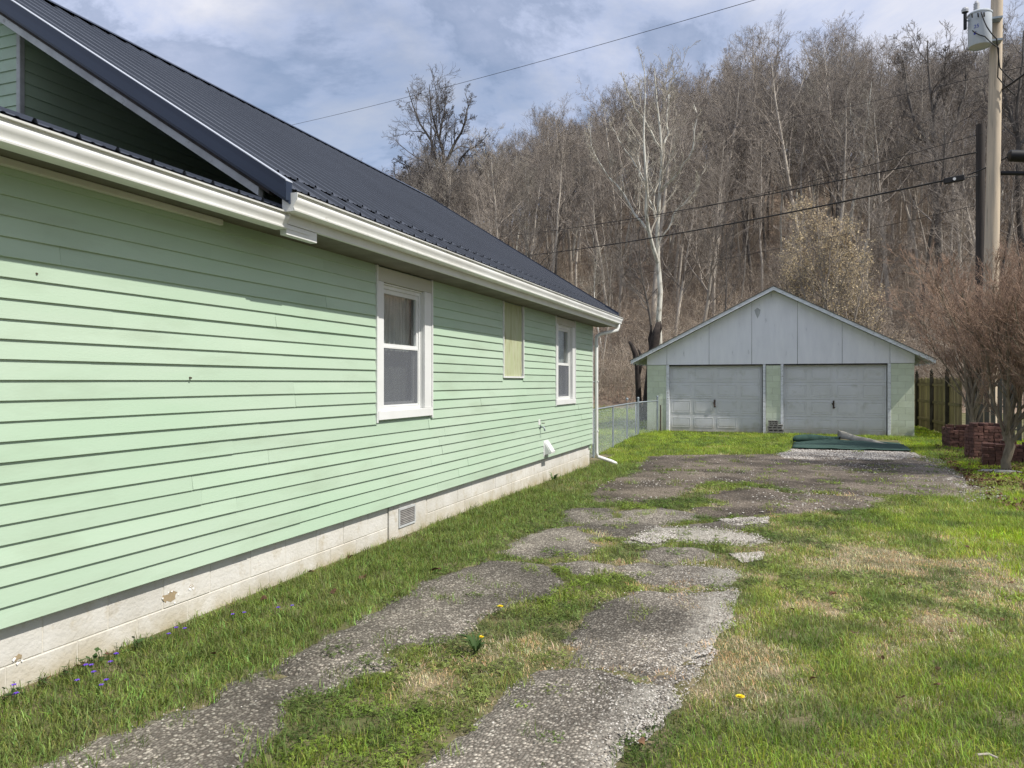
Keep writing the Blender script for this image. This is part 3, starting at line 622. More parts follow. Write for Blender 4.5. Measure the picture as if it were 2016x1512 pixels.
# rake trim at the near gable end, far rake, and the greyed board under it
def slope_prism(prof_z, y0, y1, name, m, xa=EX + .02, xb=RX):
    """a board following the roof slope; prof_z = (top, bottom) below the roof surface"""
    a, b = prof_z
    return H(MB().add([(xa, y0, zmain(xa) + a), (xb, y0, zmain(xb) + a), (xb, y1, zmain(xb) + a), (xa, y1, zmain(xa) + a),
                       (xa, y0, zmain(xa) + b), (xb, y0, zmain(xb) + b), (xb, y1, zmain(xb) + b), (xa, y1, zmain(xa) + b)],
                      [(0, 1, 2, 3), (4, 5, 6, 7), (0, 1, 5, 4), (3, 2, 6, 7), (0, 3, 7, 4), (1, 2, 6, 5)]), name, m, bevel=.002)
slope_prism((.036, -.092), RY0 - .022, RY0 + .045, 'rake_trim', M['navy'])
slope_prism((.043, .037), RY0 - .026, RY0 + .05, 'rake_edge', M['edge'])
slope_prism((-.094, -.114), RY0 + .006, RY0 + .04, 'rake_underlip', M['navy'])
slope_prism((-.116, -.140), RY0 + .02, RY0 + .10, 'rake_underlip', M['oldpole'], xa=EX - .15)
slope_prism((-.142, -.205), RY0 + .03, RY0 + .085, 'barge_board', M['trimgrey'], xa=EX - .25)
slope_prism((.055, -.10), RY1, RY1 + .05, 'rake_trim', M['navy'])
# roof soffit above the recessed upper wall, made white to bounce light onto it
H(MB().add([(EX - .3, RY0 + .05, zmain(EX - .3) - .10), (RX, RY0 + .05, zmain(RX) - .10), (RX, 12, zmain(RX) - .10), (EX - .3, 12, zmain(EX - .3) - .10)], [(0, 1, 2, 3)]), 'upper_soffit', M['white'])

# recessed upper wall: side face at x=-6.5, end face at y=4.82
UX, UY = -6.10, 4.53; zl = lambda x: 2.790 + .372 * (-3.25 - x)
k = 0
for k in range(0, 18):
    z0 = 3.80 - .0 + k * E_ - 0.06; z1 = z0 + E_
    a = UY; b = 10.5
    xr_ = min(UX - .03, EX - (z1 + .11 - EZ) / PT)
    if z0 < 4.45:
        H(MB().extrude([(UX - .01, z1 + .01), (UX + .001, z1 + .01), (UX + .0125, z0), (UX - .01, z0)], 'y', UY + .03, b), 'siding_board', M['siding'])
    H(MB().extrude([(UY + .01, z1 + .01), (UY - .001, z1 + .01), (UY - .0125, z0), (UY + .01, z0)], 'x', 2 * RX - xr_, xr_), 'siding_board', M['siding'])
H(MB().box(UX - .028, UX + .018, UY - .018, UY + .028, 3.7, 4.60), 'corner_trim', M['trimgrey'], bevel=.004)
H(MB().extrude([(-8.96, 3.0), (UX - .02, 3.0), (UX - .02, 4.60), (RX, 5.52), (-8.96, 4.60)], 'y', UY + .02, 10.4), 'upper_core', M['siding'])
# black mildew on the upper wall is in the siding's own stain; low roof over the front part
def low_panel(y0, w):
    return roof_strip('low_roof_panel', y0, w, UX, -3.262, zl, M['roof'], house, .0)
y = -1.4
while y < 4.3:
    low_panel(y, .9144); y += .9144
H(MB().add([(-3.26, -1.4, zl(-3.26) - .012), (UX, -1.4, zl(UX) - .012), (UX, 8, zl(UX) - .012), (-3.75, 8, zl(-3.75) - .012), (-3.26, 4.2, zl(-3.26) - .012), (-3.75, 4.6, zl(-3.75) - .012)],
           [(0, 1, 2, 3, 5, 4)]), 'low_roof_deck', M['white'])  # unseen deck made white to bounce light onto the recessed wall

# gutters: K profile, front lip x, top z
def gutter(y0, y1, xf, zt, name='gutter', h=.125, d=.125):
    xb = xf - d; zb_ = zt - h
    kx = h / .125
    face = [(xf - .034, zb_), (xf - .026, zb_ + .004), (xf - .024, zb_ + .014 * kx), (xf - .036, zb_ + .020 * kx), (xf - .034, zb_ + .034 * kx), (xf - .020, zb_ + .056 * kx), (xf - .010, zb_ + .078 * kx), (xf - .012, zb_ + .092 * kx), (xf - .026, zb_ + .106 * kx), (xf - .024, zt - .008), (xf - .002, zt - .010), (xf, zt)]
    op = [(xb, zt + .01), (xb, zb_)] + face + [(xf - .016, zt), (xf - .018, zt - .005)]
    inn_ = [(x_ - .004, z_ + .003) for x_, z_ in face[1:-2]][::-1]
    mb = MB().extrude(op + [(xf - .028, zt - .005)] + inn_ + [(xb + .004, zb_ + .006), (xb + .004, zt + .01)], 'y', y0, y1)
    g = H(mb, name, M['gutter'], smooth=True, auto=45)
    for y in (y0, y1 - .003):
        MB().extrude([(xb, zt), (xb, zb_), (xf - .035, zb_), (xf - .030, zb_ + .035), (xf - .018, zb_ + .06), (xf - .002, zb_ + .085), (xf, zt)], 'y', y - .001, y + .004).build('end_cap', M['gutter'], house).matrix_parent_inverse = Matrix.Translation((-WX, -6, 0))
    return g
gutter(4.30, 15.02, -3.14, 2.893)
gutter(YN, 4.35, -3.235, 2.775, h=.115, d=.12)
# hangers inside the gutters
for y in np.arange(4.9, 14.9, .62): H(MB().box(-3.26, -3.145, y, y + .025, 2.884, 2.889), 'gutter_hanger', M['gutter'])
# fascia and soffit
H(MB().box(-3.295, -3.268, 4.36, 15.0, 2.70, 2.868), 'fascia', M['white'], bevel=.002)
H(MB().box(-3.350, -3.270, YN, 4.62, 2.665, 2.68), 'soffit_lip', M['white'])
H(MB().box(-3.385, -3.360, YN, 4.36, 2.60 + .075, 2.765), 'fascia', M['white'], bevel=.002)
H(MB().box(WX, -3.297, 4.36, YF + .35, 2.701, 2.715), 'soffit', M['darksoffit'])
H(MB().box(WX, -3.352, YN, 4.36, 2.701, 2.715), 'soffit', M['darksoffit'])
H(MB().box(-3.44, -3.30, YN, 4.28, 2.688, 2.699), 'soffit_strip', M['white'])
H(MB().box(WX + .014, WX + .05, YN, 4.1, 2.66, 2.699), 'frieze_moulding', M['white'], bevel=.003)
H(MB().box(-3.33, -3.275, 4.36, 4.72, 2.625, 2.698), 'fascia_end', M['white'], bevel=.002)
# downspout at the far corner
dsx = -3.21
ds = H(MB().tube([(dsx, 14.9, 2.77), (dsx, 14.9, 2.70), (dsx - .02, 14.88, 2.64), (WX + .13, 14.60, 2.55), (WX + .075, 14.54, 2.50), (WX + .07, 14.53, 2.40), (WX + .07, 14.53, .20), (WX + .09, 14.55, .12), (WX + .33, 14.72, .02), (WX + .40, 14.77, -.02), (WX + .43, 14.79, -.09)], .036, 8), 'downspout', M['gutter'], smooth=True)
for z in (.62, 1.6, 2.3): MB().box(WX + .0, WX + .11, 14.50, 14.57, z, z + .02).build('strap', M['gutter'], ds)

# ------------------------------------------------------------ garage
GY, GX0, GX1, GZ = 26.2, -4.63, 3.655, -0.11
garage = empty('garage', (GX0, GY, GZ), label='pale green block two-door garage with peeling grey gable at the end of the driveway', cat='garage')
pinv = Matrix.Translation((-GX0, -GY, -GZ))
def Gp(mb, name, m, **k):
    o = mb.build(name, m, None, **k); o.parent = garage; o.matrix_parent_inverse = pinv; return o
D1, D2 = (-3.86, -0.82), (-0.156, 2.90); DH = 2.185
piers = [(GX0, D1[0] - .115), (D1[1] + .115, D2[0] - .10), (D2[1] + .10, GX1)]
for pi_, (a, b) in enumerate(piers):
    Gp(MB().box(a + .004, b - .004, GY + .006, GY + .19, -.5, DH - .01), 'mortar_bed', M['gmortar'])
    z = -.215; r = 0
    while z < DH - .02:
        zt = min(z + .196, DH - .008); off = .2 if r % 2 else 0; x = a - off; 
        while x < b - .01:
            x0_, x1_ = max(x, a), min(x + .399, b)
            if x1_ - x0_ > .03: Gp(MB().box(x0_ + (.003 if x0_ > a else 0), x1_ - (.003 if x1_ < b else 0), GY, GY + .195, z, zt), 'wall_block', M['gblock'], bevel=.004)
            x += .406
        z += .2035; r += 1
# side and back walls
for xa, xb in ((GX0 + .002, GX0 + .19), (GX1 - .19, GX1 - .002)): Gp(MB().box(xa, xb, GY + .2, GY + 6.2, -.5, 2.32), 'side_wall', M['gblock'])
Gp(MB().box(GX0 + .2, GX1 - .2, GY + 6.0, GY + 6.19, -.5, 2.25), 'back_wall', M['gblock'])
AP = (-0.47, 4.70); rz_l = lambda x: 2.33 + (AP[1] - 2.33) / (AP[0] + 5.14) * (x + 5.14); rz_r = lambda x: 2.275 + (AP[1] - 2.275) / (4.19 - AP[0]) * (4.19 - x)
rzz = lambda x: min(rz_l(x), rz_r(x)) - .10
# gable panels
xsj = [GX0 - .012, -4.04, -2.83, -1.60, -.30, .98, 2.98 - .66, GX1 + .012]
xsj = [GX0 - .012] + [at(p, 700, GY).x for p in (1313, 1396, 1480, 1570, 1658, 1752)] + [GX1 + .012]
for a, b in zip(xsj[:-1], xsj[1:]):
    top = [(b - .004, rzz(b - .004))] + ([AP[:1] + (AP[1] - .10,)] if a < AP[0] < b else []) + [(a + .004, rzz(a + .004))]
    Gp(MB().extrude([(a + .007, DH + .006), (b - .007, DH + .006)] + top, 'y', GY - .016, GY + .03), 'gable_panel', M['gable'])
Gp(MB().extrude([(GX0, DH - .004), (GX1, DH - .004), (GX1, rzz(GX1) - .03), (AP[0], AP[1] - .14), (GX0, rzz(GX0) - .03)], 'y', GY + .032, GY + .12), 'gable_core', M['rust'])
# louvre hole stain near the apex: a small torn patch of panel
Gp(MB().add([(-1.07, GY - .019, 3.98), (-.98, GY - .019, 4.06), (-.88, GY - .019, 3.99), (-.90, GY - .019, 3.86), (-.97, GY - .019, 3.70), (-1.03, GY - .019, 3.84), (-1.0, GY - .017, 3.9)], [(0, 1, 2, 3, 4, 5)]), 'torn_patch', M['trimgrey'])
Gp(MB().box(D1[0], D2[1], GY - .012, GY + .12, DH - .035, DH + .004), 'lintel', M['dark'])
# roof: two slabs, rake boards
for sgn, ex, ez in ((-1, -5.14, 2.33), (1, 4.19, 2.275)):
    ax, az = AP; y0, y1 = GY - .33, GY + 6.5
    def sl(t0, t1, ya, yb, name, m, e0=0.0):
        vs = []
        for yy in (ya, yb):
            for (x, z) in ((ex + sgn * e0, ez - (az - ez) / abs(ax - ex) * e0), (ax, az)): vs += [(x, yy, z + t0), (x, yy, z + t1)]
        return Gp(MB().add(vs, [(0, 1, 3, 2), (4, 5, 7, 6), (0, 1, 5, 4), (2, 3, 7, 6), (1, 3, 7, 5), (0, 2, 6, 4)]), name, m, bevel=.003)
    sl(.012, .035, y0 - .02, y1, 'roof_sheet', M['groof'], .03)
    sl(-.11, .010, y0 - .0, y0 + .03, 'rake_board', M['rake'])
    sl(-.045, .008, y0 + .035, y1, 'roof_sheathing', M['trimgrey'])
    for yy in np.arange(GY + .05, GY + 6.3, .61):
        L_ = .50
        xa, xb = ex, ex - sgn * L_; zf = lambda x: ez + (az - ez) * abs(x - ex) / abs(ax - ex)
        Gp(MB().add([(xa, yy, zf(xa) - .05), (xb, yy, zf(xb) - .05), (xb, yy + .04, zf(xb) - .05), (xa, yy + .04, zf(xa) - .05), (xa, yy, zf(xa) - .14), (xb, yy, zf(xb) - .14), (xb, yy + .04, zf(xb) - .14), (xa, yy + .04, zf(xa) - .14)],
           [(0, 1, 2, 3), (4, 5, 6, 7), (0, 1, 5, 4), (1, 2, 6, 5), (2, 3, 7, 6), (3, 0, 4, 7)]), 'rafter_tail', M['trimgrey'])
# door posts
for a, b in ((D1[0] - .112, D1[0] - .012), (D1[1] + .012, D1[1] + .10), (D2[0] - .098, D2[0] - .012), (D2[1] + .012, D2[1] + .098)):
    Gp(MB().box(a, b, GY - .02, GY + .16, GZ - .05, DH - .002), 'door_post', M['rake'], bevel=.004)
Gp(MB().box(D1[1] - .012, D1[1] + .010, GY + .01, GY + .12, GZ, DH - .03), 'door_gap', M['dark'])
# doors
def gdoor(x0, x1, label):
    d = empty('garage_door'); d.parent = garage; d.matrix_parent_inverse = pinv; d['label'] = label
    yb = GY + .10; zb0 = GZ + .015; H_ = DH - .036 - zb0; rows = 4; cols = 4
    for r in range(rows):
        a = zb0 + H_ * r / rows; b = zb0 + H_ * (r + 1) / rows
        MB().box(x0 - .01, x1 - .014, yb + .001 * (r % 2), yb + .045, a + .003, b - .002).build('door_section', M['gdoor'], d, bevel=.004)
        for c in range(cols):
            wd = (x1 - x0) / cols; xa = x0 + wd * c + .07; xb = x0 + wd * (c + 1) - .07; za = a + .085; zc_ = b - .075
            if r == 0: za = a + .14
            y_ = yb - .0015; 
            # a moulded frame and a raised field inside it
            fr = MB()
            for q in ((xa, xb, za, za + .022), (xa, xb, zc_ - .022, zc_), (xa, xa + .022, za + .022, zc_ - .022), (xb - .022, xb, za + .022, zc_ - .022)): fr.box(q[0], q[1], y_ - .0065, yb + .02, q[2], q[3])
            fo_ = fr.build('panel_moulding', M['gdoor'], d, bevel=.004)
            MB().box(xa + .05, xb - .05, y_ - .005, yb + .02, za + .05, zc_ - .05).build('door_panel', M['gdoor'], d, bevel=.006)
    xc = (x0 + x1) / 2 - .02; zc_ = zb0 + H_ * .40
    hd = MB().box(xc - .025, xc + .025, yb - .012, yb - .002, zc_ - .06, zc_ + .20).tube([(xc - .05, yb - .035, zc_ + .12), (xc + .0, yb - .04, zc_ + .0), (xc + .045, yb - .03, zc_ - .03)], .014, 6).tube([(xc, yb - .005, zc_ + .16), (xc, yb - .05, zc_ + .16)], .022, 8)
    hd.build('handle', M['rust'], d)
    return d
gdoor(*D1, 'left garage door, dusty and stained along its foot'); gdoor(*D2, 'right garage door, wider and evenly grey')

# dark strap on the left pier and stacked blocks by the middle pier
def place(o, *a): return o
def stackthing(name, loc, rz, label, cat, group=None):
    return empty(name, loc, rz, label, cat, group)
cb = stackthing('concrete_block_stack', (-.42, 25.95, GZ), 0, 'small stack of grey concrete blocks against the pillar between the garage doors', 'block stack')
for i, (dx_, w_, dz_, hh) in enumerate([(0, .50, 0, .085), (.02, .48, .09, .085), (-.01, .46, .18, .085), (.02, .44, .27, .06), (-.05, .30, .335, .06), (-.06, .30, .40, .055)]):
    mb = MB()
    n = 3; mb.box(-w_ / 2 + dx_, w_ / 2 + dx_, -.10, .10, dz_, dz_ + hh * .28); mb.box(-w_ / 2 + dx_, w_ / 2 + dx_, -.10, .10, dz_ + hh * .72, dz_ + hh)
    for j in range(n + 1): xx = -w_ / 2 + dx_ + (w_ - .04) * j / n; mb.box(xx, xx + .04, -.098, .098, dz_ + hh * .28, dz_ + hh * .72)
    mb.box(-w_ / 2 + dx_ + .04, w_ / 2 + dx_ - .04, .04, .06, dz_ + hh * .28, dz_ + hh * .72)
    mb.build('block', M['cblock'], cb)

# ------------------------------------------------------------ green carpet on the ground before the right door
tb = empty('carpet_roll', (1.3, 22.3, GZ), 0, 'crumpled green turf carpet lying on the ground before the right garage door', 'carpet')
def sheet(name, m, pts_fn, nu, nv, parent, off):
    v = []; f = []
    for i in range(nu + 1):
        for j in range(nv + 1):
            p = pts_fn(i / nu, j / nv); v.append((p[0] - off[0], p[1] - off[1], p[2] - off[2]))
    for i in range(nu):
        for j in range(nv): a = i * (nv + 1) + j; f.append((a, a + 1, a + nv + 2, a + nv + 1))
    o = MB().add(v, f).build(name, m, parent, smooth=True)
    md = o.modifiers.new('thick', 'SOLIDIFY'); md.thickness = .012; return o
A_, B_, C_, D_ = gpt(1560, 885), gpt(1795, 891), gpt(1770, 874), gpt(1566, 866)
def flat(u, v):
    x = (A_[0] * (1 - u) + B_[0] * u) * (1 - v) + (D_[0] * (1 - u) + C_[0] * u) * v; y = (A_[1] * (1 - u) + B_[1] * u) * (1 - v) + (D_[1] * (1 - u) + C_[1] * u) * v
    return x, y + .12 * (fnoise(x, 3, 1.5, 2, 2) - .5), float(gz(x, y)) + .02 + .05 * float(fnoise(x, y, 2.2, 6, 3)) + .02 * sin(v * 7 + u * 5) * v
sheet('carpet_sheet', M['tarp'], flat, 30, 14, tb, (1.3, 22.3, GZ))
R0, R1 = gpt(1563, 872), gpt(1652, 868)
def roll(u, v):
    a = v * 2.1 * pi; r = .075 + .025 * v + .02 * sin(5 * u); x = R0[0] * (1 - u) + R1[0] * u; y = R0[1] * (1 - u) + R1[1] * u
    return x + .03 * sin(9 * v), y + r * 1.9 * cos(a), float(gz(x, y)) + .10 + r * 1.05 * sin(a) + .03 * sin(4 * u + 1)
sheet('carpet_fold', M['tarp'], roll, 16, 22, tb, (1.3, 22.3, GZ))
F0, F1 = gpt(1650, 866), gpt(1768, 880)
def fold(u, v):
    x = F0[0] * (1 - u) + F1[0] * u; y = F0[1] * (1 - u) + F1[1] * u; h = .24 * (1 - u) ** 1.3 + .02
    return x, y + (v - .5) * (.75 - .5 * u), float(gz(x, y)) + .03 + h * sin(pi * min(1, v * 1.15 + .02)) ** .8 + .012 * sin(14 * u)
sheet('carpet_backing', M['tarpback'], fold, 18, 12, tb, (1.3, 22.3, GZ))

# ------------------------------------------------------------ chain link fence left of the garage
fpts = [(-4.05, 16.2), (-4.23, 18.98), (-4.44, 21.8), (-4.55, 24.1)]; FH = 1.06
cl = empty('chain_link_fence', (fpts[0][0], fpts[0][1], -.08), 0, 'grey chain link fence running from behind the green house to the garage', 'fence')
def rel(p, o=(fpts[0][0], fpts[0][1], -.08)): return (p[0] - o[0], p[1] - o[1], p[2] - o[2])
def F(mb, name, m, **k):
    o = mb.build(name, m, None, **k); o.parent = cl; o.matrix_parent_inverse = Matrix.Translation((-fpts[0][0], -fpts[0][1], .08)); return o
run = [(-4.0, 14.6)] + fpts + [(-4.25, 26.05)]
for i, (x, y) in enumerate(run[1:]):
    r = .032 if i >= 3 else .024; z = float(gz(x, y))
    F(MB().tube([(x, y, z - .05), (x, y, z + FH + (.10 if i >= 3 else .02))], r, 10), 'fence_post', M['galv'], smooth=True, auto=40)
    if i >= 2: F(MB().lathe([(.001, .05), (.03, .04), (.042, .015), (.03, -.015), (.03, -.03)], (x, y, z + FH + .13), 12), 'post_cap', M['galv'], smooth=True)
tl = []
for x, y in run: tl.append((x, y, float(gz(x, y)) + FH))
F(MB().tube(tl[:5], .021, 8), 'top_rail', M['galv'], smooth=True); F(MB().tube(tl[4:], .021, 8), 'top_rail', M['galv'], smooth=True)
def weave(a, b):
    a = Vector((a[0], a[1], float(gz(*a)))); b = Vector((b[0], b[1], float(gz(*b)))); d = (b - a); Ld = d.length; mb = MB(); u = d.normalized()
    nrm = Vector((-u.y, u.x, 0)); h = FH - .04; s_ = -h
    while s_ < Ld:
        for sg in (1, -1):
            p0 = s_ if sg == 1 else s_ + h; p1 = s_ + h if sg == 1 else s_
            t0, t1 = 0.0, 1.0; 
            for lim in ((0, 1), (Ld, -1)):
                v0, v1 = (p0 - lim[0]) * lim[1], (p1 - lim[0]) * lim[1]
                if v0 < 0 and v1 < 0: t0 = 1.1; break
                if v0 < 0: t0 = max(t0, v0 / (v0 - v1))
                if v1 < 0: t1 = min(t1, v0 / (v0 - v1))
            if t0 < t1:
                q0 = a + u * (p0 + (p1 - p0) * t0) + Vector((0, 0, .03 + h * t0)); q1 = a + u * (p0 + (p1 - p0) * t1) + Vector((0, 0, .03 + h * t1))
                mb.tube([q0 + nrm * .003 * sg, q1 + nrm * .003 * sg], .0013, 3, cap=False)
        s_ += .075
    return mb
for a, b in zip(run[:-1], run[1:]):
    w_ = F(weave(a, b), 'wire_mesh', M['galv']); w_['kind'] = 'stuff'
# gate latch rod and two thin stakes by the wall
F(MB().tube([(-4.62, 24.05, -.05), (-4.62, 24.05, .95)], .018, 8), 'gate_rod', M['galv'], smooth=True)
for i, (px, h_) in enumerate(((1294.5, .80), (1300.5, .92))):
    p = at(px, 850, 25.9); z = float(gz(p.x, p.y))
    tag(MB().tube([(0, 0, -.05), (.0, 0, h_)], .018 + .006 * i, 6).build('metal_stake', M['rust'] if i else M['galv'], None, loc=(p.x, 25.9, z)),
        ['thin grey stake standing beside the last post of the chain link fence', 'taller dark rusty stake leaning space beside the left garage pillar'][i].replace('leaning space ', 'standing '), 'stake')

# ------------------------------------------------------------ wooden fence on the right
wf = empty('wooden_fence', (4.55, 25, -.1), 0, 'weathered stockade fence with tall dark posts right of the garage', 'fence')
def Wf(mb, name, m, **k):
    o = mb.build(name, m, None, **k); o.parent = wf; o.matrix_parent_inverse = Matrix.Translation((-4.55, -25, .1)); return o
def picket_mesh(h, w=.118, t=.018):
    mb = MB().extrude([(-w / 2, 0), (w / 2, 0), (w / 2, h - .04), (w / 2 - .03, h), (-w / 2 + .03, h), (-w / 2, h - .04)], 'y', -t / 2, t / 2)
    me = bpy.data.meshes.new('picket'); me.from_pydata(mb.v, [], mb.f); return me
pmA = [picket_mesh(h) for h in (1.80, 1.78, 1.82)]
for m_ in pmA: m_.materials.append(M['fence'])
pmB = [picket_mesh(h) for h in (1.83, 1.80, 1.86)]
for m_ in pmB: m_.materials.append(M['fgrey'])
def pickets(a, b, ms):
    a = Vector(a); b = Vector(b); L_ = (b - a).length; u = (b - a).normalized(); an = math.atan2(u.y, u.x); s_ = .07
    while s_ < L_:
        p = a + u * s_; o = link('picket', random.choice(ms), None, wf, (p.x - 4.55 + random.uniform(-.004, .004), p.y - 25, float(gz(p.x, p.y)) + .05 + .1 + random.uniform(-.02, .02)), (0, random.uniform(-.012, .012), an + random.uniform(-.03, .03)))
        s_ += .15 + random.uniform(0, .012)
sA, sB = (4.50, 35.0), (4.82, 25.6)
pickets(sA, sB, pmA); pickets((4.86, 25.35), (8.6, 24.2), pmB)
u = (Vector(sB) - Vector(sA)).normalized(); nr = Vector((-u.y, u.x)) * -1
for t in (.02, .33, .60, .84):
    p = Vector(sA) + (Vector(sB) - Vector(sA)) * t + Vector((-.07, 0)); z = float(gz(p.x, p.y))
    Wf(MB().box(p.x - .05, p.x + .05, p.y - .05, p.y + .05, z - .1, z + 1.98).box(p.x - .06, p.x + .06, p.y - .06, p.y + .06, z + 1.98, z + 2.01).lathe([(.03, 0), (.045, .03), (.05, .07), (.03, .11), (.012, .15), (.001, .17)], (p.x, p.y, z + 2.01), 8), 'fence_post', M['fpost'])
for zz_ in (.35, 1.0, 1.6):
    a = Vector(sA) + Vector((-.035, 0)); b = Vector(sB) + Vector((-.035, 0)); Wf(MB().add([(a.x - .02, a.y, zz_ - .14), (a.x + .02, a.y, zz_ - .14), (b.x + .02, b.y, zz_ - .14), (b.x - .02, b.y, zz_ - .14), (a.x - .02, a.y, zz_ - .05), (a.x + .02, a.y, zz_ - .05), (b.x + .02, b.y, zz_ - .05), (b.x - .02, b.y, zz_ - .05)],
       [(0, 1, 2, 3), (4, 5, 6, 7), (0, 1, 5, 4), (1, 2, 6, 5), (2, 3, 7, 6), (3, 0, 4, 7)]), 'fence_rail', M['fence'])
    Wf(MB().tube([(4.86, 25.39, zz_ - .1), (8.6, 24.24, zz_ - .1)], .03, 4), 'fence_rail', M['fgrey'])

# ------------------------------------------------------------ brick stacks
bme = []
for i in range(5):
    me = bpy.data.meshes.new('brick'); bm = bmesh.new(); bmesh.ops.create_cube(bm, size=1); 
    for v in bm.verts: v.co = Vector((v.co.x * .205, v.co.y * .097, v.co.z * .062)) + Vector((random.uniform(-.003, .003), random.uniform(-.003, .003), random.uniform(-.002, .002)))
    bmesh.ops.bevel(bm, geom=list(bm.edges), offset=.005, segments=1, affect='EDGES'); bm.to_mesh(me); bm.free(); me.materials.append(M['brick']); bme.append(me)
def bricks(loc, rz, nx, ny, nz, label, ragged=0.25):
    t = empty('brick_stack', (loc[0], loc[1], float(gz(*loc))), rz, label, 'brick stack', 'brick stacks under the bare shrubs')
    rr = random.Random(nx * 31 + ny * 7 + nz)
    for k_ in range(nz):
        lng = k_ % 2 == 0
        cx, cy = (.215, .105) if lng else (.105, .215)
        W_, H2 = nx * .215, ny * .215
        for i in range(int(round(W_ / cx))):
            for j in range(int(round(H2 / cy))):
                if k_ >= nz - 2 and rr.random() < ragged * 1.3 * (k_ - nz + 3): continue
                o = link('brick', rr.choice(bme), None, t, (-W_ / 2 + cx * (i + .5) + rr.uniform(-.006, .006), -H2 / 2 + cy * (j + .5) + rr.uniform(-.006, .006), .035 + k_ * .066), (0, 0, (0 if lng else pi / 2) + rr.uniform(-.09, .09)))
    return t
def gat(px, py): return gpt(px, py)
p = gat(1895, 884); bricks((p[0], p[1] + .4), .12, 3, 3, 9, 'long low brick stack at the left end, nearest the wooden fence')
p = gat(1944, 906); bricks((p[0], p[1] + .3), .25, 3, 2, 12, 'tallest brick stack, in the middle of the brick stacks under the shrubs', .15)
p = gat(1966, 922); bricks((p[0], p[1] + .3), -.15, 2, 2, 8, 'small brick stack in front, just left of the thick shrub trunk', .3)
p = gat(2030, 918); bricks((p[0], p[1] + .4), .1, 3, 2, 7, 'brick stack right of the thick shrub trunk at the edge of the photo', .2)
st = gat(1962, 932); tag(MB().add([(-.35, -.12, 0), (.1, -.16, 0), (.42, -.05, 0), (.30, .16, 0), (-.2, .14, 0), (-.33, -.11, .05), (.1, -.15, .07), (.40, -.05, .05), (.28, .15, .06), (-.2, .13, .06)], [(5, 6, 7, 8, 9), (0, 1, 6, 5), (1, 2, 7, 6), (2, 3, 8, 7), (3, 4, 9, 8), (4, 0, 5, 9)]).build('flat_stone', M['cblock'], None, bevel=.008, loc=(st[0], st[1], float(gz(*st)))), 'flat grey stone slab lying before the small brick stack', 'stone')

# ------------------------------------------------------------ utility poles, transformer, cables
PY = 28.0
pb = at(1947, 760, PY); ptp = at(1964, -60, PY)
dirp = (ptp - pb).normalized(); base = pb + dirp * ((-.6 - pb.z) / dirp.z); top = pb + dirp * ((18.0 - pb.z) / dirp.z)
up = empty('utility_pole', (base.x, base.y, 0), 0, 'tall pale wooden utility pole rising behind the red twigged shrub', 'utility pole')
k = MB().tube([tuple((base + (top - base) * t - Vector((base.x, base.y, 0)))) for t in np.linspace(0, 1, 9)], list(np.linspace(.250, .145, 9)), 16).build('pole_shaft', M['pole'], up, smooth=True, auto=50)
def on(z): return base + dirp * ((z - base.z) / dirp.z)
trc = at(1929, 60, PY - .45); 
tf = empty('pole_transformer', (trc.x, trc.y, trc.z), 0, 'pale grey cylindrical transformer hung high on the tall utility pole', 'transformer')
R_, Hh = .33, 1.04
MB().lathe([(.001, -Hh / 2 + .04), (R_ * .93, -Hh / 2 + .03), (R_ * .96, -Hh / 2), (R_, -Hh / 2 + .02), (R_, Hh / 2 - .05), (R_ * 1.06, Hh / 2 - .04), (R_ * 1.06, Hh / 2), (R_ * .9, Hh / 2 + .05), (.001, Hh / 2 + .09)], m=32).build('tank', M['xfmr'], tf, smooth=True, auto=35)
prf = [(.07, 0)] + [q for i in range(6) for q in ((.09, .03 + i * .05), (.055, .05 + i * .05))] + [(.05, .36), (.001, .37)]
MB().lathe(prf, (-.10, -.05, Hh / 2 + .04), 14).build('bushing', M['porc'], tf, smooth=True)
MB().lathe([(.05, 0), (.05, .55), (.001, .56)], (-.43, -.12, .05), 12).build('surge_arrester', M['rubber'], tf)
MB().lathe([(.10, 0), (.11, .08), (.08, .14), (.001, .17)], (-.43, -.12, .59), 12).build('arrester_cap', M['porc'], tf)
MB().box(-.43, -.29, -.14, -.10, .30, .33).build('bracket', M['galv'], tf)
MB().box(.24, .62, -.04, .30, .30, .36).box(.24, .62, -.04, .30, -.40, -.34).build('mounting_bracket', M['galv'], tf)
for q in range(3): MB().tube([(-.30 + .17 * q, -.42 + .03 * q, Hh / 2 - .12), (-.29 + .17 * q, -.42 + .03 * q, Hh / 2 - .25)], .022, 6).build('lug', M['rubber'], tf)
def arcp(a0, a1, z0, z1, r, n=4): return [(r * cos(a0 + (a1 - a0) * i / n), r * sin(a0 + (a1 - a0) * i / n), z0) for i in range(n + 1)] + [(r * cos(a1 - (a1 - a0) * i / n), r * sin(a1 - (a1 - a0) * i / n), z1) for i in range(n + 1)]
MB().add(arcp(4.0, 4.22, -.22, -.12, R_ + .003), [tuple(range(10))]).build('blue_label', M['blue'], tf)
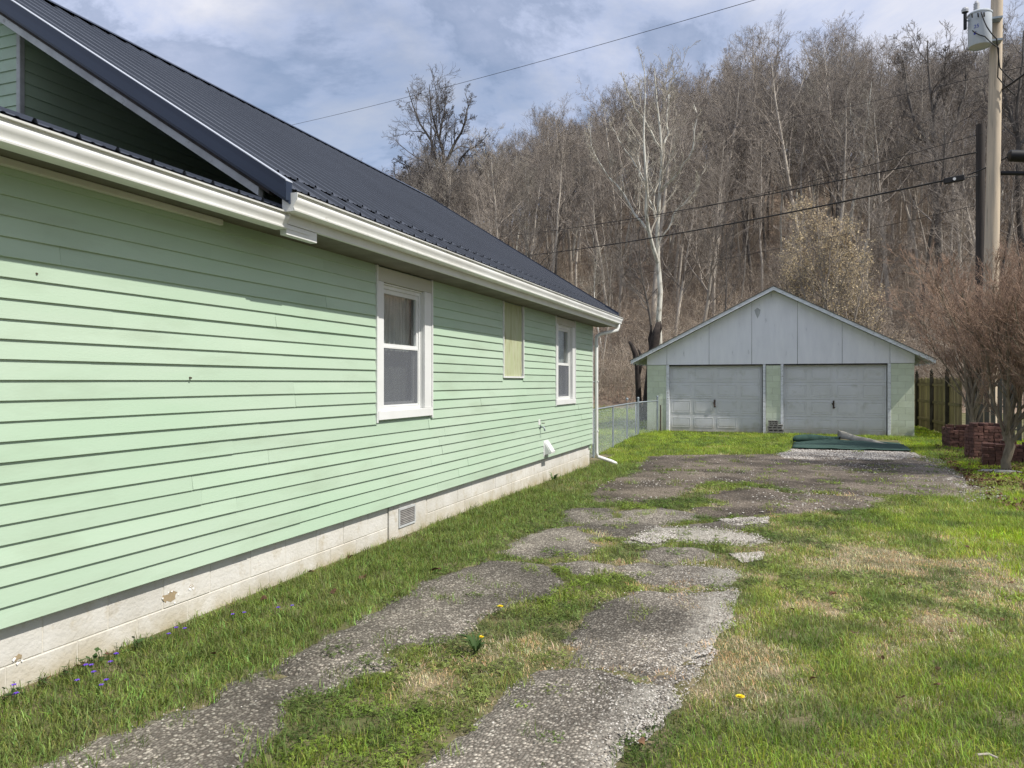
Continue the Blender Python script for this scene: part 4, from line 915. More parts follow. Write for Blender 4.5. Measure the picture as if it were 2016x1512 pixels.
# kVA number plate lettering
fc = bpy.data.curves.new('number_text', 'FONT'); fc.body = '25'; fc.size = .16; fc.extrude = .001; fo2 = bpy.data.objects.new('number_text', fc); col.objects.link(fo2); fc.materials.append(M['blue'])
bpy.context.view_layer.update(); _tm = bpy.data.meshes.new_from_object(fo2); bpy.data.objects.remove(fo2); fo2 = link('number_text', _tm); fo2.parent = tf; an = 4.12; fo2.location = ((R_ + .006) * cos(4.0), (R_ + .006) * sin(4.0), -.02); fo2.rotation_euler = (radians(90), 0, an + pi / 2)
def cable(name, pts, r, label, sag=0.0, n=24, group=None, cat='cable', m=None):
    P_ = []
    for a, b in zip(pts[:-1], pts[1:]):
        a = Vector(a); b = Vector(b)
        for i in range(n): t = i / n; q = a.lerp(b, t); q.z -= sag * 4 * t * (1 - t); P_.append(q)
    P_.append(Vector(pts[-1])); o0 = P_[0].copy()
    return tag(MB().tube([tuple(q - o0) for q in P_], r, 6).build(name, m or M['cable'], None, loc=tuple(o0), smooth=True), label, cat, group)
T = trc
cable('transformer_lead', [T + Vector((-.10, -.05, 1.0)), T + Vector((.05, -.05, 1.5)), T + Vector((.12, 0, 2.4))], .03, 'short black lead running up from the top of the transformer', 0)
cable('transformer_lead', [T + Vector((-.05, -.42, .40)), T + Vector((.10, -.45, -.10)), T + Vector((.40, -.28, -.45)), on(T.z - 1.2) + Vector((.05, -.3, 0)), on(T.z - 1.6) + Vector((.5, -.2, -.1))], .018, 'black lead looping from the upper front of the transformer to the pole', .03, 8)
cable('transformer_lead', [T + Vector((-.27, -.32, -.10)), T + Vector((.05, -.43, -.38)), T + Vector((.45, -.3, -.75)), on(T.z - 1.5) + Vector((.0, -.3, 0)), on(T.z - 2.1) + Vector((.5, -.2, 0))], .018, 'black lead crossing the lower front of the transformer down to the pole', .03, 8)
# the old cut-off pole just behind
ob = at(1930, 760, 30.0); ot = at(1930, 245, 30.0)
o2 = empty('old_pole', (ob.x, ob.y, 0), 0, 'dark cut-off old pole close behind the pale utility pole', 'old pole')
MB().tube([(0, 0, -.5), (0, 0, ot.z * .5), (0, 0, ot.z)], [.17, .15, .135], 12).build('pole_shaft', M['oldpole'], o2, smooth=True, auto=50)
# cables: left ends lie far beyond the house
def far(px, py, Y): return tuple(at(px, py, Y))
cable('overhead_cable', [far(1922, 300, 29.8), far(975, 467, 62)], .022, 'upper black cable from the dark pole sloping left across the wood', .35)
cable('overhead_cable', [far(1935, 262, 29.8), far(985, 462, 62)], .011, 'thin wire just above the upper black cable, crossing the wood', .9)
cable('overhead_cable', [far(1866, 354, 29.6), far(1035, 503, 60)], .032, 'thickest black cable, lowest of those crossing to the dark pole', .30)
cable('overhead_cable', [far(1920, 405, 34), far(1100, 560, 62)], .010, 'faint thin wire lowest against the wooded hill', .35)
cable('overhead_cable', [far(2060, 120, 29), far(1380, 260, 60), far(1180, 340, 90)], .010, 'faint thin wire across the tree tops right of the white tree', .25)
cable('overhead_cable', [far(1560, -22, 24), far(500, 262, 40)], .009, 'single thin wire crossing the open sky above the house', .25)
cable('overhead_cable', [far(1970, 178, 28), far(2060, 110, 26)], .03, 'black cable leaving the pole to the upper right', .05, 8)
a, b = Vector(far(1863, 357, 29.5)), Vector(far(1893, 350, 29.5))
sb = empty('splice_box', tuple((a + b) / 2), 0, 'small black splice box hanging on the thick cable left of the dark pole', 'splice box')
mbx = MB().box(-.31, .31, -.08, .08, -.10, .10); mbx.build('box_body', M['rubber'], sb, bevel=.02, rot=(0, -.12, 0)); MB().tube([(.0, -.085, .0), (.0, -.10, .0)], .05, 10).build('cap', M['gutter'], sb)
cable('overhead_cable', [b, far(1924, 345, 29.8)], .02, 'short cable between the splice box and the dark pole', .02, 6)
for i, (y0_, y1_, x0_, r_, lab) in enumerate(((307, 309, 1984, .19, 'thick black splice case on the strand right of the pole'), (341, 342, 1967, .07, 'slim black cable bundle below the splice case right of the pole'))):
    a = Vector(far(x0_, y0_, 28)); b = Vector(far(2070, y1_, 28)); c_ = (a + b) / 2
    tag(MB().tube([tuple(a - c_), tuple(a - c_ + Vector((.06, 0, 0))), tuple(b - c_)], [r_ * .6, r_, r_], 12).build('splice_case' if i == 0 else 'cable_bundle', M['rubber'], None, loc=tuple(c_), smooth=True, auto=40), lab, 'splice case' if i == 0 else 'cable')
cable('overhead_cable', [far(1905, 345, 29.4), far(1986, 308, 28)], .02, 'strand passing behind the pole to the splice case', .03, 6)

# ------------------------------------------------------------ trees
def tubes(P, R, m):
    N_, k, _ = P.shape
    T = np.gradient(P, axis=1); T /= np.linalg.norm(T, axis=2, keepdims=True) + 1e-9
    ref = np.where(np.abs(T[:, :1, 2:3]) > 0.9, np.array([1., 0, 0]), np.array([0, 0, 1.])); ref = np.broadcast_to(ref, T.shape)
    U = np.cross(T, ref); U /= np.linalg.norm(U, axis=2, keepdims=True) + 1e-9; V = np.cross(T, U)
    a = 2 * pi * np.arange(m) / m
    v = P[:, :, None, :] + R[:, :, None, None] * (U[:, :, None, :] * np.cos(a)[None, None, :, None] + V[:, :, None, :] * np.sin(a)[None, None, :, None])
    b = (np.arange(N_) * k * m)[:, None, None]; i = (np.arange(k - 1) * m)[None, :, None]; j = np.arange(m)[None, None, :]; j2 = (j + 1) % m
    f = np.stack([b + i + j, b + i + j2, b + i + m + j2, b + i + m + j], -1).reshape(-1, 4)
    return v.reshape(-1, 3), f
def merge(parts):
    vs, fs, o = [], [], 0
    for v, f in parts: vs.append(v); fs.append(f + o); o += len(v)
    return np.vstack(vs), np.vstack(fs)
def interp(P, R, t):
    N_, k, _ = P.shape; x = t * (k - 1); i = np.clip(x.astype(int), 0, k - 2); fr = (x - i); r = np.arange(N_)[:, None]
    p = P[r, i] * (1 - fr[..., None]) + P[r, i + 1] * fr[..., None]; d = P[r, i + 1] - P[r, i]; d /= np.linalg.norm(d, axis=-1, keepdims=True) + 1e-9
    return p, d, R[r, i] * (1 - fr) + R[r, i + 1] * fr
def grow(g, P, R, n, t0, t1, lens, ang, k, wander, up, rr=0.6, rmin=0.006, shape=0.5, tip=0.25):
    N_ = P.shape[0]; L0 = np.linalg.norm(np.diff(P, axis=1), axis=2).sum(1)[:, None]
    t = t0 + (t1 - t0) * (np.arange(n)[None, :] + g.random((N_, n))) / n
    p, d, r = interp(P, R, np.clip(t, 0, .999))
    rnd = g.normal(size=d.shape); u = np.cross(d, rnd); u /= np.linalg.norm(u, axis=-1, keepdims=True) + 1e-9
    a = np.radians(ang[0] + (ang[1] - ang[0]) * g.random(t.shape))[..., None]
    dd = d * np.cos(a) + u * np.sin(a)
    ln = L0 * lens * (1 - shape * (t - t0) / max(1e-6, t1 - t0)) * (0.6 + 0.7 * g.random(t.shape))
    M_ = N_ * n; dd = dd.reshape(M_, 3); ln = ln.reshape(M_); Q = np.zeros((M_, k, 3)); Q[:, 0] = p.reshape(M_, 3)
    for i in range(1, k):
        dd = dd + g.normal(size=dd.shape) * wander + np.array([0, 0, up]); dd /= np.linalg.norm(dd, axis=1, keepdims=True)
        Q[:, i] = Q[:, i - 1] + dd * (ln / (k - 1))[:, None]
    r0 = np.maximum(r.reshape(M_) * rr, rmin); RR = r0[:, None] * np.linspace(1, tip, k)[None, :]; RR = np.maximum(RR, rmin * .6)
    return Q, RR
def tree_meshes(seed, Hh=20, r0=.2, t0=.42, n1=20, l1=.34, ang=(28, 55), up=.12, lean=.02, dens=1.0, fine=1.0, n2=7, n3=6, n4=4, rt=0.011, stems=None, name='tree', levels=4, wander=.16):
    g = np.random.default_rng(seed)
    if stems is None:
        k = 12; P = np.zeros((1, k, 3)); d = np.array([g.normal() * lean, g.normal() * lean, 1.0])
        for i in range(1, k):
            d = d + np.array([g.normal() * .05, g.normal() * .05, .05]); d /= np.linalg.norm(d); P[0, i] = P[0, i - 1] + d * Hh / (k - 1)
        P[0, 0, 2] -= .5; R = (r0 * (1 - np.linspace(0, 1, k)) ** .75 + .012)[None, :]; R[0, 0] *= 1.35
        tr = [(P, R)]
    else:
        tr = stems
    trunk = merge([tubes(P, R, 8) for P, R in tr]); parts = []
    for P, R in tr:
        a0 = t0 if stems is None or P is tr[0][0] else .12
        Q1, R1 = grow(g, P, R, int(n1 * dens), a0, .97, l1 if stems is None else l1, ang, 7, wander, up, .5, .02, .65)
        parts.append(tubes(Q1, R1, 5))
        Q2, R2 = grow(g, Q1, R1, n2, .15, 1., .48, (25, 55), 5, .18, up, .6, .014, .5); parts.append(tubes(Q2, R2, 3))
        if levels > 2:
            Q3, R3 = grow(g, Q2, R2, n3, .15, 1., .5, (25, 55), 3, .2, up * .8, .65, rt, .4); parts.append(tubes(Q3, R3, 3))
        if levels > 3:
            Q4, R4 = grow(g, Q3, R3, n4, .2, 1., .6, (20, 50), 2, .2, .05, .8, rt * .8, .3); parts.append(tubes(Q4, R4, 3))
    v, f = merge(parts)
    return mesh_np(name + '_trunk', *trunk, smooth=True), mesh_np(name + '_crown', v, f), (Q2, Q3 if levels > 2 else Q2)
protos = []
spec = [dict(Hh=21, r0=.20, t0=.45, n1=20), dict(Hh=20, r0=.17, t0=.5, n1=18, l1=.30, ang=(22, 45)), dict(Hh=22, r0=.24, t0=.38, n1=22, l1=.40, ang=(30, 60), lean=.06),
        dict(Hh=19, r0=.14, t0=.55, n1=16, l1=.26, ang=(20, 42)), dict(Hh=20, r0=.18, t0=.4, n1=20, l1=.36, lean=.08), dict(Hh=18, r0=.13, t0=.5, n1=16, l1=.28, ang=(25, 50)),
        dict(Hh=23, r0=.26, t0=.32, n1=22, l1=.46, ang=(30, 58), lean=.04), dict(Hh=17, r0=.11, t0=.45, n1=16, l1=.30, ang=(25, 45))]
for i, s_ in enumerate(spec): protos.append(tree_meshes(100 + i, name='wood_tree', **s_)[:2])
kinds = [('brown', M['bark'], M['twig']), ('dark', M['barkdark'], M['twigdark']), ('pale', M['barkpale'], M['twigpale'])]
pm = {}
for i, (a, b) in enumerate(protos):
    for kn, mb_, mt_ in kinds:
        a2, b2 = a.copy(), b.copy(); a2.materials.append(mb_); b2.materials.append(mt_); pm[(i, kn)] = (a2, b2)
def add_tree(x, y, i, kn, s, rz, name, label, group, cat='tree'):
    z = float(gz(x, y)); t = empty(name, (x, y, z), rz, label, cat, group); t.scale = (s, s, s)
    a, b = pm[(i, kn)]; link('trunk', a, None, t); link('crown', b, None, t); return t

# ---- the trees one can single out, their stems following the photo
def stems_from(paths, Y, r0s, base_z, seed, k=12):
    g = np.random.default_rng(seed); out = []
    first = at(*paths[0][0], Y); o = Vector((first.x, Y, base_z))
    for pi_, (path, r0) in enumerate(zip(paths, r0s)):
        off = 0 if pi_ == 0 else g.normal() * 1.0; pts = []
        n = len(path)
        for i, (px, py) in enumerate(path):
            q = at(px, py, Y + off * min(1, i / 3.0) * (i > 0)); pts.append((q.x - o.x, q.y - o.y, q.z - o.z))
        pts = np.array(pts); s = np.concatenate([[0], np.cumsum(np.linalg.norm(np.diff(pts, axis=0), axis=1))]); u = np.linspace(0, s[-1], k)
        P = np.stack([np.interp(u, s, pts[:, j]) for j in range(3)], 1)
        P[1:-1] += g.normal(size=(k - 2, 3)) * .06
        R = r0 * (1 - np.linspace(0, 1, k) * .93) ** .8
        out.append((P[None], R[None]))
    return o, out
def named_tree(paths, Y, r0s, seed, bk, tw, name, label, **kw):
    p0 = at(*paths[0][0], Y); bz = float(gz(p0.x, Y)); r = ray(*paths[0][0])
    # start the trunk at the ground below its first traced point
    d = Y / r[1]; ypx = 752 - (bz - .4 - EYE) / d * 1480
    paths = [[(paths[0][0][0], ypx)] + paths[0]] + paths[1:]
    o, st_ = stems_from(paths, Y, r0s, bz, seed)
    a, b, _ = tree_meshes(seed, stems=st_, name=name, **kw); a.materials.append(M[bk]); b.materials.append(M[tw])
    t = empty(name, tuple(o), 0, label, 'tree'); link('trunk', a, None, t); link('crown', b, None, t); return t
syc = [[(1298, 640), (1296, 521), (1298, 437), (1300, 377), (1302, 318), (1301, 278), (1296, 224), (1293, 189), (1288, 134)],
       [(1295, 516), (1281, 472), (1278, 442), (1273, 402), (1271, 368), (1271, 328), (1268, 278), (1266, 239), (1272, 199), (1262, 150), (1268, 125)],
       [(1278, 457), (1246, 417), (1226, 377), (1196, 343), (1168, 298), (1160, 240)], [(1300, 377), (1335, 343), (1360, 293), (1370, 250), (1366, 205)],
       [(1301, 292), (1276, 253), (1251, 214), (1236, 174), (1228, 140)], [(1302, 312), (1315, 258), (1314, 209), (1318, 170), (1326, 130)], [(1297, 440), (1280, 395), (1262, 345), (1252, 300), (1235, 262)],
       [(1297, 480), (1312, 450), (1345, 405), (1372, 370), (1385, 335)], [(1273, 360), (1255, 330), (1232, 300), (1205, 255), (1196, 215)]]
named_tree(syc, 45.5, [.21, .125, .08, .085, .07, .075, .065, .05, .055], 5, 'barkpale', 'twigpale', 'sycamore_tree', 'tall white barked sycamore with forked trunk left of the garage roof', n1=9, l1=.30, ang=(20, 46), t0=.5, up=.16, n2=5, n3=4, n4=3, rt=.009)
drk = [[(868, 560), (865, 402), (864, 380), (863, 338), (855, 300), (849, 276), (836, 259), (827, 240), (812, 205), (802, 172)],
       [(872, 470), (879, 411), (882, 370), (873, 329), (873, 303), (865, 272), (855, 240), (848, 200), (845, 166)], [(874, 319), (888, 300), (895, 281), (908, 262), (918, 238), (922, 205), (915, 182)],
       [(884, 370), (895, 338), (908, 311), (927, 294), (950, 278), (962, 262)], [(868, 440), (842, 388), (815, 361), (790, 346), (768, 340)], [(815, 361), (800, 329), (775, 310)],
       [(885, 440), (896, 419), (920, 378), (939, 350), (955, 335), (970, 305)], [(865, 272), (872, 240), (878, 205), (872, 172)], [(864, 375), (848, 345), (842, 318), (832, 285), (818, 262)]]
named_tree(drk, 80, [.34, .30, .20, .16, .17, .11, .17, .14, .12], 6, 'barkdark', 'twigdark', 'broad_bare_tree', 'broad bare dark tree rising alone above the far end of the house roof', n1=13, l1=.32, ang=(25, 60), t0=.55, up=.06, n2=7, n3=6, n4=4, rt=.016, wander=.25)
t3 = [[(1484, 556), (1489, 437), (1489, 402), (1492, 338), (1493, 293), (1484, 253), (1479, 209), (1484, 159), (1482, 92)], [(1489, 402), (1464, 358), (1454, 338), (1434, 300), (1410, 260), (1392, 215), (1388, 150)],
      [(1489, 387), (1499, 353), (1524, 323), (1560, 298), (1590, 262)], [(1492, 338), (1524, 278), (1556, 224), (1580, 160), (1590, 110)], [(1434, 300), (1440, 240), (1436, 180), (1425, 115)], [(1493, 293), (1512, 230), (1520, 165), (1530, 100)]]
named_tree(t3, 88, [.34, .20, .15, .17, .13, .14], 8, 'bark', 'twig', 'spreading_tree', 'large spreading tree with pale brown limbs above the left slope of the garage roof', n1=9, l1=.34, t0=.6, up=.1, n2=6, n3=6, n4=4, rt=.018)
t4 = [[(1668, 520), (1672, 470), (1680, 402), (1687, 358), (1699, 318), (1702, 270), (1712, 215), (1716, 160)], [(1680, 360), (1633, 293), (1615, 258), (1606, 205)], [(1685, 330), (1730, 290), (1752, 250), (1762, 205)], [(1699, 318), (1684, 270), (1672, 220), (1668, 165)]]
named_tree(t4, 74, [.22, .13, .12, .11], 9, 'barkpale', 'twig', 'leaning_tree', 'bare tree with one pale limb leaning left above the cream blossoming tree', n1=8, l1=.34, t0=.6, up=.1, n2=6, n3=5, n4=3, rt=.016)
t5 = [[(1850, 560), (1845, 420), (1842, 300), (1838, 220), (1830, 150), (1826, 80)], [(1842, 300), (1800, 240), (1785, 180), (1775, 110)], [(1843, 330), (1880, 250), (1900, 180), (1905, 110)], [(1842, 380), (1796, 330), (1752, 298), (1735, 250)], [(1838, 220), (1860, 160), (1865, 90)]]
named_tree(t5, 66, [.30, .17, .18, .14, .12], 12, 'barkdark', 'twigdark', 'broad_bare_tree', 'broad dark bare tree with many limbs just left of the utility pole', n1=11, l1=.34, t0=.5, up=.08, n2=7, n3=6, n4=4, rt=.016, wander=.22)
t6 = [[(2010, 520), (2005, 380), (2000, 250), (2008, 150), (2015, 60)], [(2000, 260), (1975, 180), (1972, 110)], [(2002, 300), (2050, 220), (2070, 120)]]
named_tree(t6, 60, [.26, .15, .15], 13, 'barkdark', 'twigdark', 'broad_bare_tree', 'dark bare tree right of the utility pole at the right edge', n1=10, l1=.36, t0=.5, up=.08, n2=6, n3=6, n4=4, rt=.015, wander=.22)

# ---- the wood on the hillside
def roofy(px): return 752 - .501 * (1553 - px) if px < 831 else (383 + (px - 831) * .60 if px < 1227 else 900)
cand = []
g = np.random.default_rng(77)
def try_xy(px, Y): r = ray(px, 752); return r[0] / r[1] * Y, Y
pts_ = []
for _ in range(9000):
    px = g.uniform(560, 2230); Y = HILL0 + 3 + 95 * g.random() ** .8
    x, y = try_xy(px, Y)
    if any((x - a) ** 2 + (y - b) ** 2 < (3.4 if y < 70 else 2.6) ** 2 for a, b in pts_): continue
    pts_.append((x, y)); cand.append((px, x, y))
    if len(cand) >= 780: break
vis, mass = [], []
SKX = [560, 700, 750, 800, 900, 1000, 1050, 1100, 1150, 1180, 1220, 1260, 1330, 1390, 1500, 1580, 1650, 1710, 1745, 1780, 1900, 2016, 2230]
SKY = [330, 305, 305, 305, 295, 268, 225, 212, 215, 245, 190, 150, 150, 100, 78, 72, 72, 110, 160, 85, 60, 55, 55]
for px, x, y in cand:
    i = int(g.integers(0, 8)); s = g.uniform(.62, .98); t_ = g.random(); kn = 'pale' if t_ < .13 else ('dark' if t_ < .36 else 'brown')
    s *= (.72 if y < 58 else 1.0)
    s *= 1 - .10 * float(smooth01((1100 - px) / 100.0)); s *= 1 - .12 * float(smooth01((px - 1700) / 30) * smooth01((1790 - px) / 30))
    Zc = -SP * x + CP * y; topy = 752 - (float(gz(x, y)) + spec[i]['Hh'] * s - EYE) / Zc * 1480
    lim = float(np.interp(px, SKX, SKY)) + 55 * g.random() ** 1.3
    if topy < lim:
        s2 = ((752 - lim) / 1480 * Zc + EYE - float(gz(x, y))) / spec[i]['Hh']
        if s2 < .30: continue
        s = min(s, s2); topy = lim
    ok = topy < roofy(px) - 8 and px < 2060
    (vis if ok else mass).append((Zc, px, x, y, i, s, kn))
vis.sort(); mass += vis[270:]; vis = vis[:270]
zones = [(760, 'seen over the house ridge'), (990, 'behind the lower house roof'), (1230, 'left of the white sycamore'), (1420, 'right of the white sycamore'), (1530, 'over the garage ridge'), (1700, 'behind the cream blossom'), (1860, 'over the right garage eave'), (3000, 'around the utility pole')]
depths = [(62, 'at the foot of the hill'), (85, 'halfway up the hill'), (999, 'near the hill crest')]
kn_txt = {'brown': 'slender grey brown bare tree', 'dark': 'dark trunked bare tree', 'pale': 'slim pale trunked bare tree'}
for Zc, px, x, y, i, s, kn in vis:
    zt_ = next(t for a, t in zones if px < a); dt_ = next(t for a, t in depths if y < a)
    add_tree(x, y, i, kn, s, g.uniform(0, 6.28), 'bare_tree', '%s %s, %s' % (kn_txt[kn], dt_, zt_), '%s bare trees %s, %s' % (kn, dt_, zt_))

# ---- geometry-nodes scatter
hidden = bpy.data.collections.new('scatter_sources')
def scatter(name, pts, rot, sc, ix, tint, objs, label=None, kind='stuff', cat=None, parent=None):
    c = bpy.data.collections.new(name + '_sources')
    for n_, o in enumerate(objs):
        o.name = '%s_%02d' % (name, n_); c.objects.link(o)
    n = len(pts); me = bpy.data.meshes.new(name); me.vertices.add(n); me.vertices.foreach_set('co', np.asarray(pts, np.float32).ravel())
    a = me.attributes.new('rot', 'FLOAT_VECTOR', 'POINT'); a.data.foreach_set('vector', np.asarray(rot, np.float32).ravel())
    a = me.attributes.new('sc', 'FLOAT', 'POINT'); a.data.foreach_set('value', np.asarray(sc, np.float32))
    a = me.attributes.new('ix', 'INT', 'POINT'); a.data.foreach_set('value', np.asarray(ix, np.int32))
    if tint is not None:
        a = me.attributes.new('tint', 'FLOAT_COLOR', 'POINT'); t = np.hstack([np.asarray(tint, np.float32), np.ones((n, 1), np.float32)]); a.data.foreach_set('color', t.ravel())
    o = link(name, me, None, parent)
    ng = bpy.data.node_groups.new(name + '_nodes', 'GeometryNodeTree'); ng.interface.new_socket('Geometry', in_out='INPUT', socket_type='NodeSocketGeometry'); ng.interface.new_socket('Geometry', in_out='OUTPUT', socket_type='NodeSocketGeometry')
    A = ng.nodes.new; L = ng.links.new; gi = A('NodeGroupInput'); go = A('NodeGroupOutput'); ci = A('GeometryNodeCollectionInfo'); ci.inputs['Collection'].default_value = c; ci.inputs['Separate Children'].default_value = True; ci.inputs['Reset Children'].default_value = True
    ip = A('GeometryNodeInstanceOnPoints'); ip.inputs['Pick Instance'].default_value = True
    def na(nm, dt): q = A('GeometryNodeInputNamedAttribute'); q.data_type = dt; q.inputs['Name'].default_value = nm; return q.outputs['Attribute']
    L(gi.outputs[0], ip.inputs['Points']); L(ci.outputs[0], ip.inputs['Instance']); L(na('ix', 'INT'), ip.inputs['Instance Index'])
    e2r = A('FunctionNodeEulerToRotation'); L(na('rot', 'FLOAT_VECTOR'), e2r.inputs[0]); L(e2r.outputs[0], ip.inputs['Rotation'])
    L(na('sc', 'FLOAT'), ip.inputs['Scale']); L(ip.outputs[0], go.inputs[0])
    md = o.modifiers.new('scatter', 'NODES'); md.node_group = ng
    if label: o['label'] = label
    if cat: o['category'] = cat
    if kind: o['kind'] = kind
    return o
def src(me, m=None):
    o = bpy.data.objects.new('src', me)
    if m is not None and not me.materials: me.materials.append(m)
    return o
def joined(a, b, ma, mb_):
    va = np.zeros(len(a.vertices) * 3); a.vertices.foreach_get('co', va); vb = np.zeros(len(b.vertices) * 3); b.vertices.foreach_get('co', vb)
    fa = np.zeros(len(a.loops), np.int32); a.loops.foreach_get('vertex_index', fa); fb = np.zeros(len(b.loops), np.int32); b.loops.foreach_get('vertex_index', fb)
    v, f = merge([(va.reshape(-1, 3), fa.reshape(-1, 4)), (vb.reshape(-1, 3), fb.reshape(-1, 4))]); me = mesh_np('mass_tree', v, f)
    me.materials.append(ma); me.materials.append(mb_); mi = np.zeros(len(f), np.int32); mi[len(fa) // 4:] = 1; me.polygons.foreach_set('material_index', mi); return me
def tricky(me): return me
ms = [src(joined(protos[i][0], protos[i][1], M['bark'] if i % 3 else M['barkdark'], M['twig'] if i % 3 else M['twigdark'])) for i in range(8)]
P_ = [(x, y, float(gz(x, y))) for _, _, x, y, *_r in mass]; msc = [m_[5] for m_ in mass]; mix_ = [m_[4] for m_ in mass]
# the wood goes on beyond the picture's edges and over the crest
for _ in range(500):
    x, y = g.uniform(-150, 110), g.uniform(HILL0 + 4, 190)
    if -SP * x + CP * y > 0 and 560 < 1008 + 1480 * (CP * x + SP * y) / (-SP * x + CP * y) < 2230: continue
    P_.append((x, y, float(gz(x, y))))
n = len(P_); e_ = n - len(msc)
scatter('far_wood', P_, np.column_stack([g.normal(size=n) * .03, g.normal(size=n) * .03, g.random(n) * 6.28]), np.concatenate([msc, g.uniform(.6, .95, e_)]), np.concatenate([mix_, g.integers(0, 8, e_)]), None, ms, 'mass of bare grey brown trees covering the far hillside')

# ---- understorey
us = []
for sd_ in range(5):
    gg = np.random.default_rng(300 + sd_); k = 6; N_ = 7; P = np.zeros((N_, k, 3)); d = gg.normal(size=(N_, 3)) * .35; d[:, 2] = 1; d /= np.linalg.norm(d, axis=1, keepdims=True); hh = gg.uniform(2.0, 5.5, N_)
    P[:, 0, :2] = gg.normal(size=(N_, 2)) * .9
    for i in range(1, k): d = d + gg.normal(size=d.shape) * .13; d /= np.linalg.norm(d, axis=1, keepdims=True); P[:, i] = P[:, i - 1] + d * (hh / (k - 1))[:, None]
    R = np.maximum(.024 * np.linspace(1, .2, k)[None, :] * gg.uniform(.6, 1.4, (N_, 1)), .008)
    Q, RQ = grow(gg, P, R, 8, .15, 1, .42, (25, 65), 5, .25, .05, .7, .009, .5); Q2, RQ2 = grow(gg, Q, RQ, 5, .2, 1, .5, (25, 60), 3, .25, .03, .8, .008, .4)
    v, f = merge([tubes(P, R, 4), tubes(Q, RQ, 3), tubes(Q2, RQ2, 3)]); us.append(src(mesh_np('sapling', v, f), M['brush']))
P_ = []
for _ in range(3600):
    px = g.uniform(600, 2250); Y = HILL0 + 1 + 96 * g.random() ** 1.15; x, y = try_xy(px, Y); P_.append((x, y, float(gz(x, y)) - .1))
n = len(P_); scatter('undergrowth', P_, np.column_stack([g.normal(size=n) * .1, g.normal(size=n) * .1, g.random(n) * 6.28]), g.uniform(.4, 1.05, n), g.integers(0, 5, n), None, us, 'tangled brown brush and saplings under the hillside trees')
# fallen branches and leaf drifts are in the litter; a few fallen logs
for q, (px, Y, ln, a_) in enumerate(((1420, 56, 6, .3), (1195, 60, 5, -.4), (1240, 52, 7, .15), (1700, 58, 6, .5), (1120, 66, 6, .2))):
    x, y = try_xy(px, Y); d = Vector((cos(a_), sin(a_), .12)) * ln; z0_ = float(gz(x, y)); z1_ = float(gz(x + d.x, y + d.y))
    tag(MB().tube([(0, 0, .1), (d.x / 2, d.y / 2, (z1_ - z0_) / 2 + .2), (d.x, d.y, z1_ - z0_ + .15)], [.13, .11, .06], 8).build('fallen_log', M['barkpale'] if q % 2 else M['bark'], None, loc=(x, y, z0_), smooth=True), 'fallen log lying in the leaf litter of the hillside', 'log', 'fallen logs on the hillside')

# ---- cream blossoming tree behind the garage
def blossom_tree(px, Y, Hh, seed, label, s=1.0):
    x, y = try_xy(px, Y); a, b, qs = tree_meshes(seed, Hh=Hh, r0=.13, t0=.12, n1=26, l1=.50, ang=(20, 48), up=.2, n2=8, n3=6, n4=3, rt=.009, name='blossom_tree')
    a.materials.append(M['bark']); b.materials.append(M['twig']); t = empty('blossoming_tree', (x, y, float(gz(x, y))), 0, label, 'tree'); link('trunk', a, None, t); link('crown', b, None, t)
    gg = np.random.default_rng(seed); C = np.vstack([q.reshape(-1, 3) for q in qs]); C = C[gg.integers(0, len(C), 6000)] + gg.normal(size=(6000, 3)) * .08
    n = len(C); sz = gg.uniform(.014, .034, n)[:, None]; u = gg.normal(size=(n, 3)); u /= np.linalg.norm(u, axis=1, keepdims=True); w = np.cross(u, gg.normal(size=(n, 3))); w /= np.linalg.norm(w, axis=1, keepdims=True)
    v = np.stack([C - u * sz - w * sz, C + u * sz - w * sz * .6, C + u * sz + w * sz, C - u * sz * .7 + w * sz], 1).reshape(-1, 3); f = np.arange(4 * n).reshape(-1, 4)
    o = link('blossom', mesh_np('blossom', v, f), M['blossom'], t); o['kind'] = 'stuff'; return t
blossom_tree(1650, 40, 9.6, 41, 'tall cream blossoming tree straight behind the garage roof')
blossom_tree(1570, 43, 8.2, 42, 'lower cream blossoming tree just left of the tall one behind the garage ridge')
blossom_tree(1705, 42, 8.4, 43, 'lower cream blossoming tree behind the right slope of the garage roof')

# ---- black broken trunks at the garage's left corner
def tpath(pts, Y, rs, o): return MB().tube([tuple(at(px, py, Y) - o) for px, py in pts], rs, 10)
o = at(1276, 800, 33); o.z = float(gz(o.x, 33))
bt = empty('broken_trunk', tuple(o), 0, 'black broken leaning trunk rising behind the left eave of the garage', 'dead tree')
mb = tpath([(1268, 880), (1275, 800), (1280, 740), (1284, 700), (1291, 662), (1297, 634)], 33, [.30, .24, .2, .2, .21, .10], o); mb.build('trunk', M['cat'], bt, smooth=True)
tpath([(1284, 700), (1279, 668), (1283, 640)], 33, [.09, .08, .03], o).build('splinter', M['cat'], bt); tpath([(1292, 668), (1301, 645), (1300, 632)], 33, [.10, .07, .02], o).build('splinter', M['cat'], bt)
o = at(1257, 800, 32); o.z = float(gz(o.x, 32)); bt2 = empty('broken_trunk', tuple(o), 0, 'thin twisted black trunk with a hooked top beside the garage', 'dead tree')
tpath([(1262, 880), (1258, 800), (1256, 750), (1255, 722), (1250, 695), (1244, 680), (1238, 672)], 32, [.16, .13, .12, .12, .11, .09, .05], o).build('trunk', M['cat'], bt2, smooth=True)
tpath([(1256, 742), (1262, 715), (1262, 700), (1257, 688)], 32, [.09, .08, .07, .03], o).build('limb', M['cat'], bt2, smooth=True)

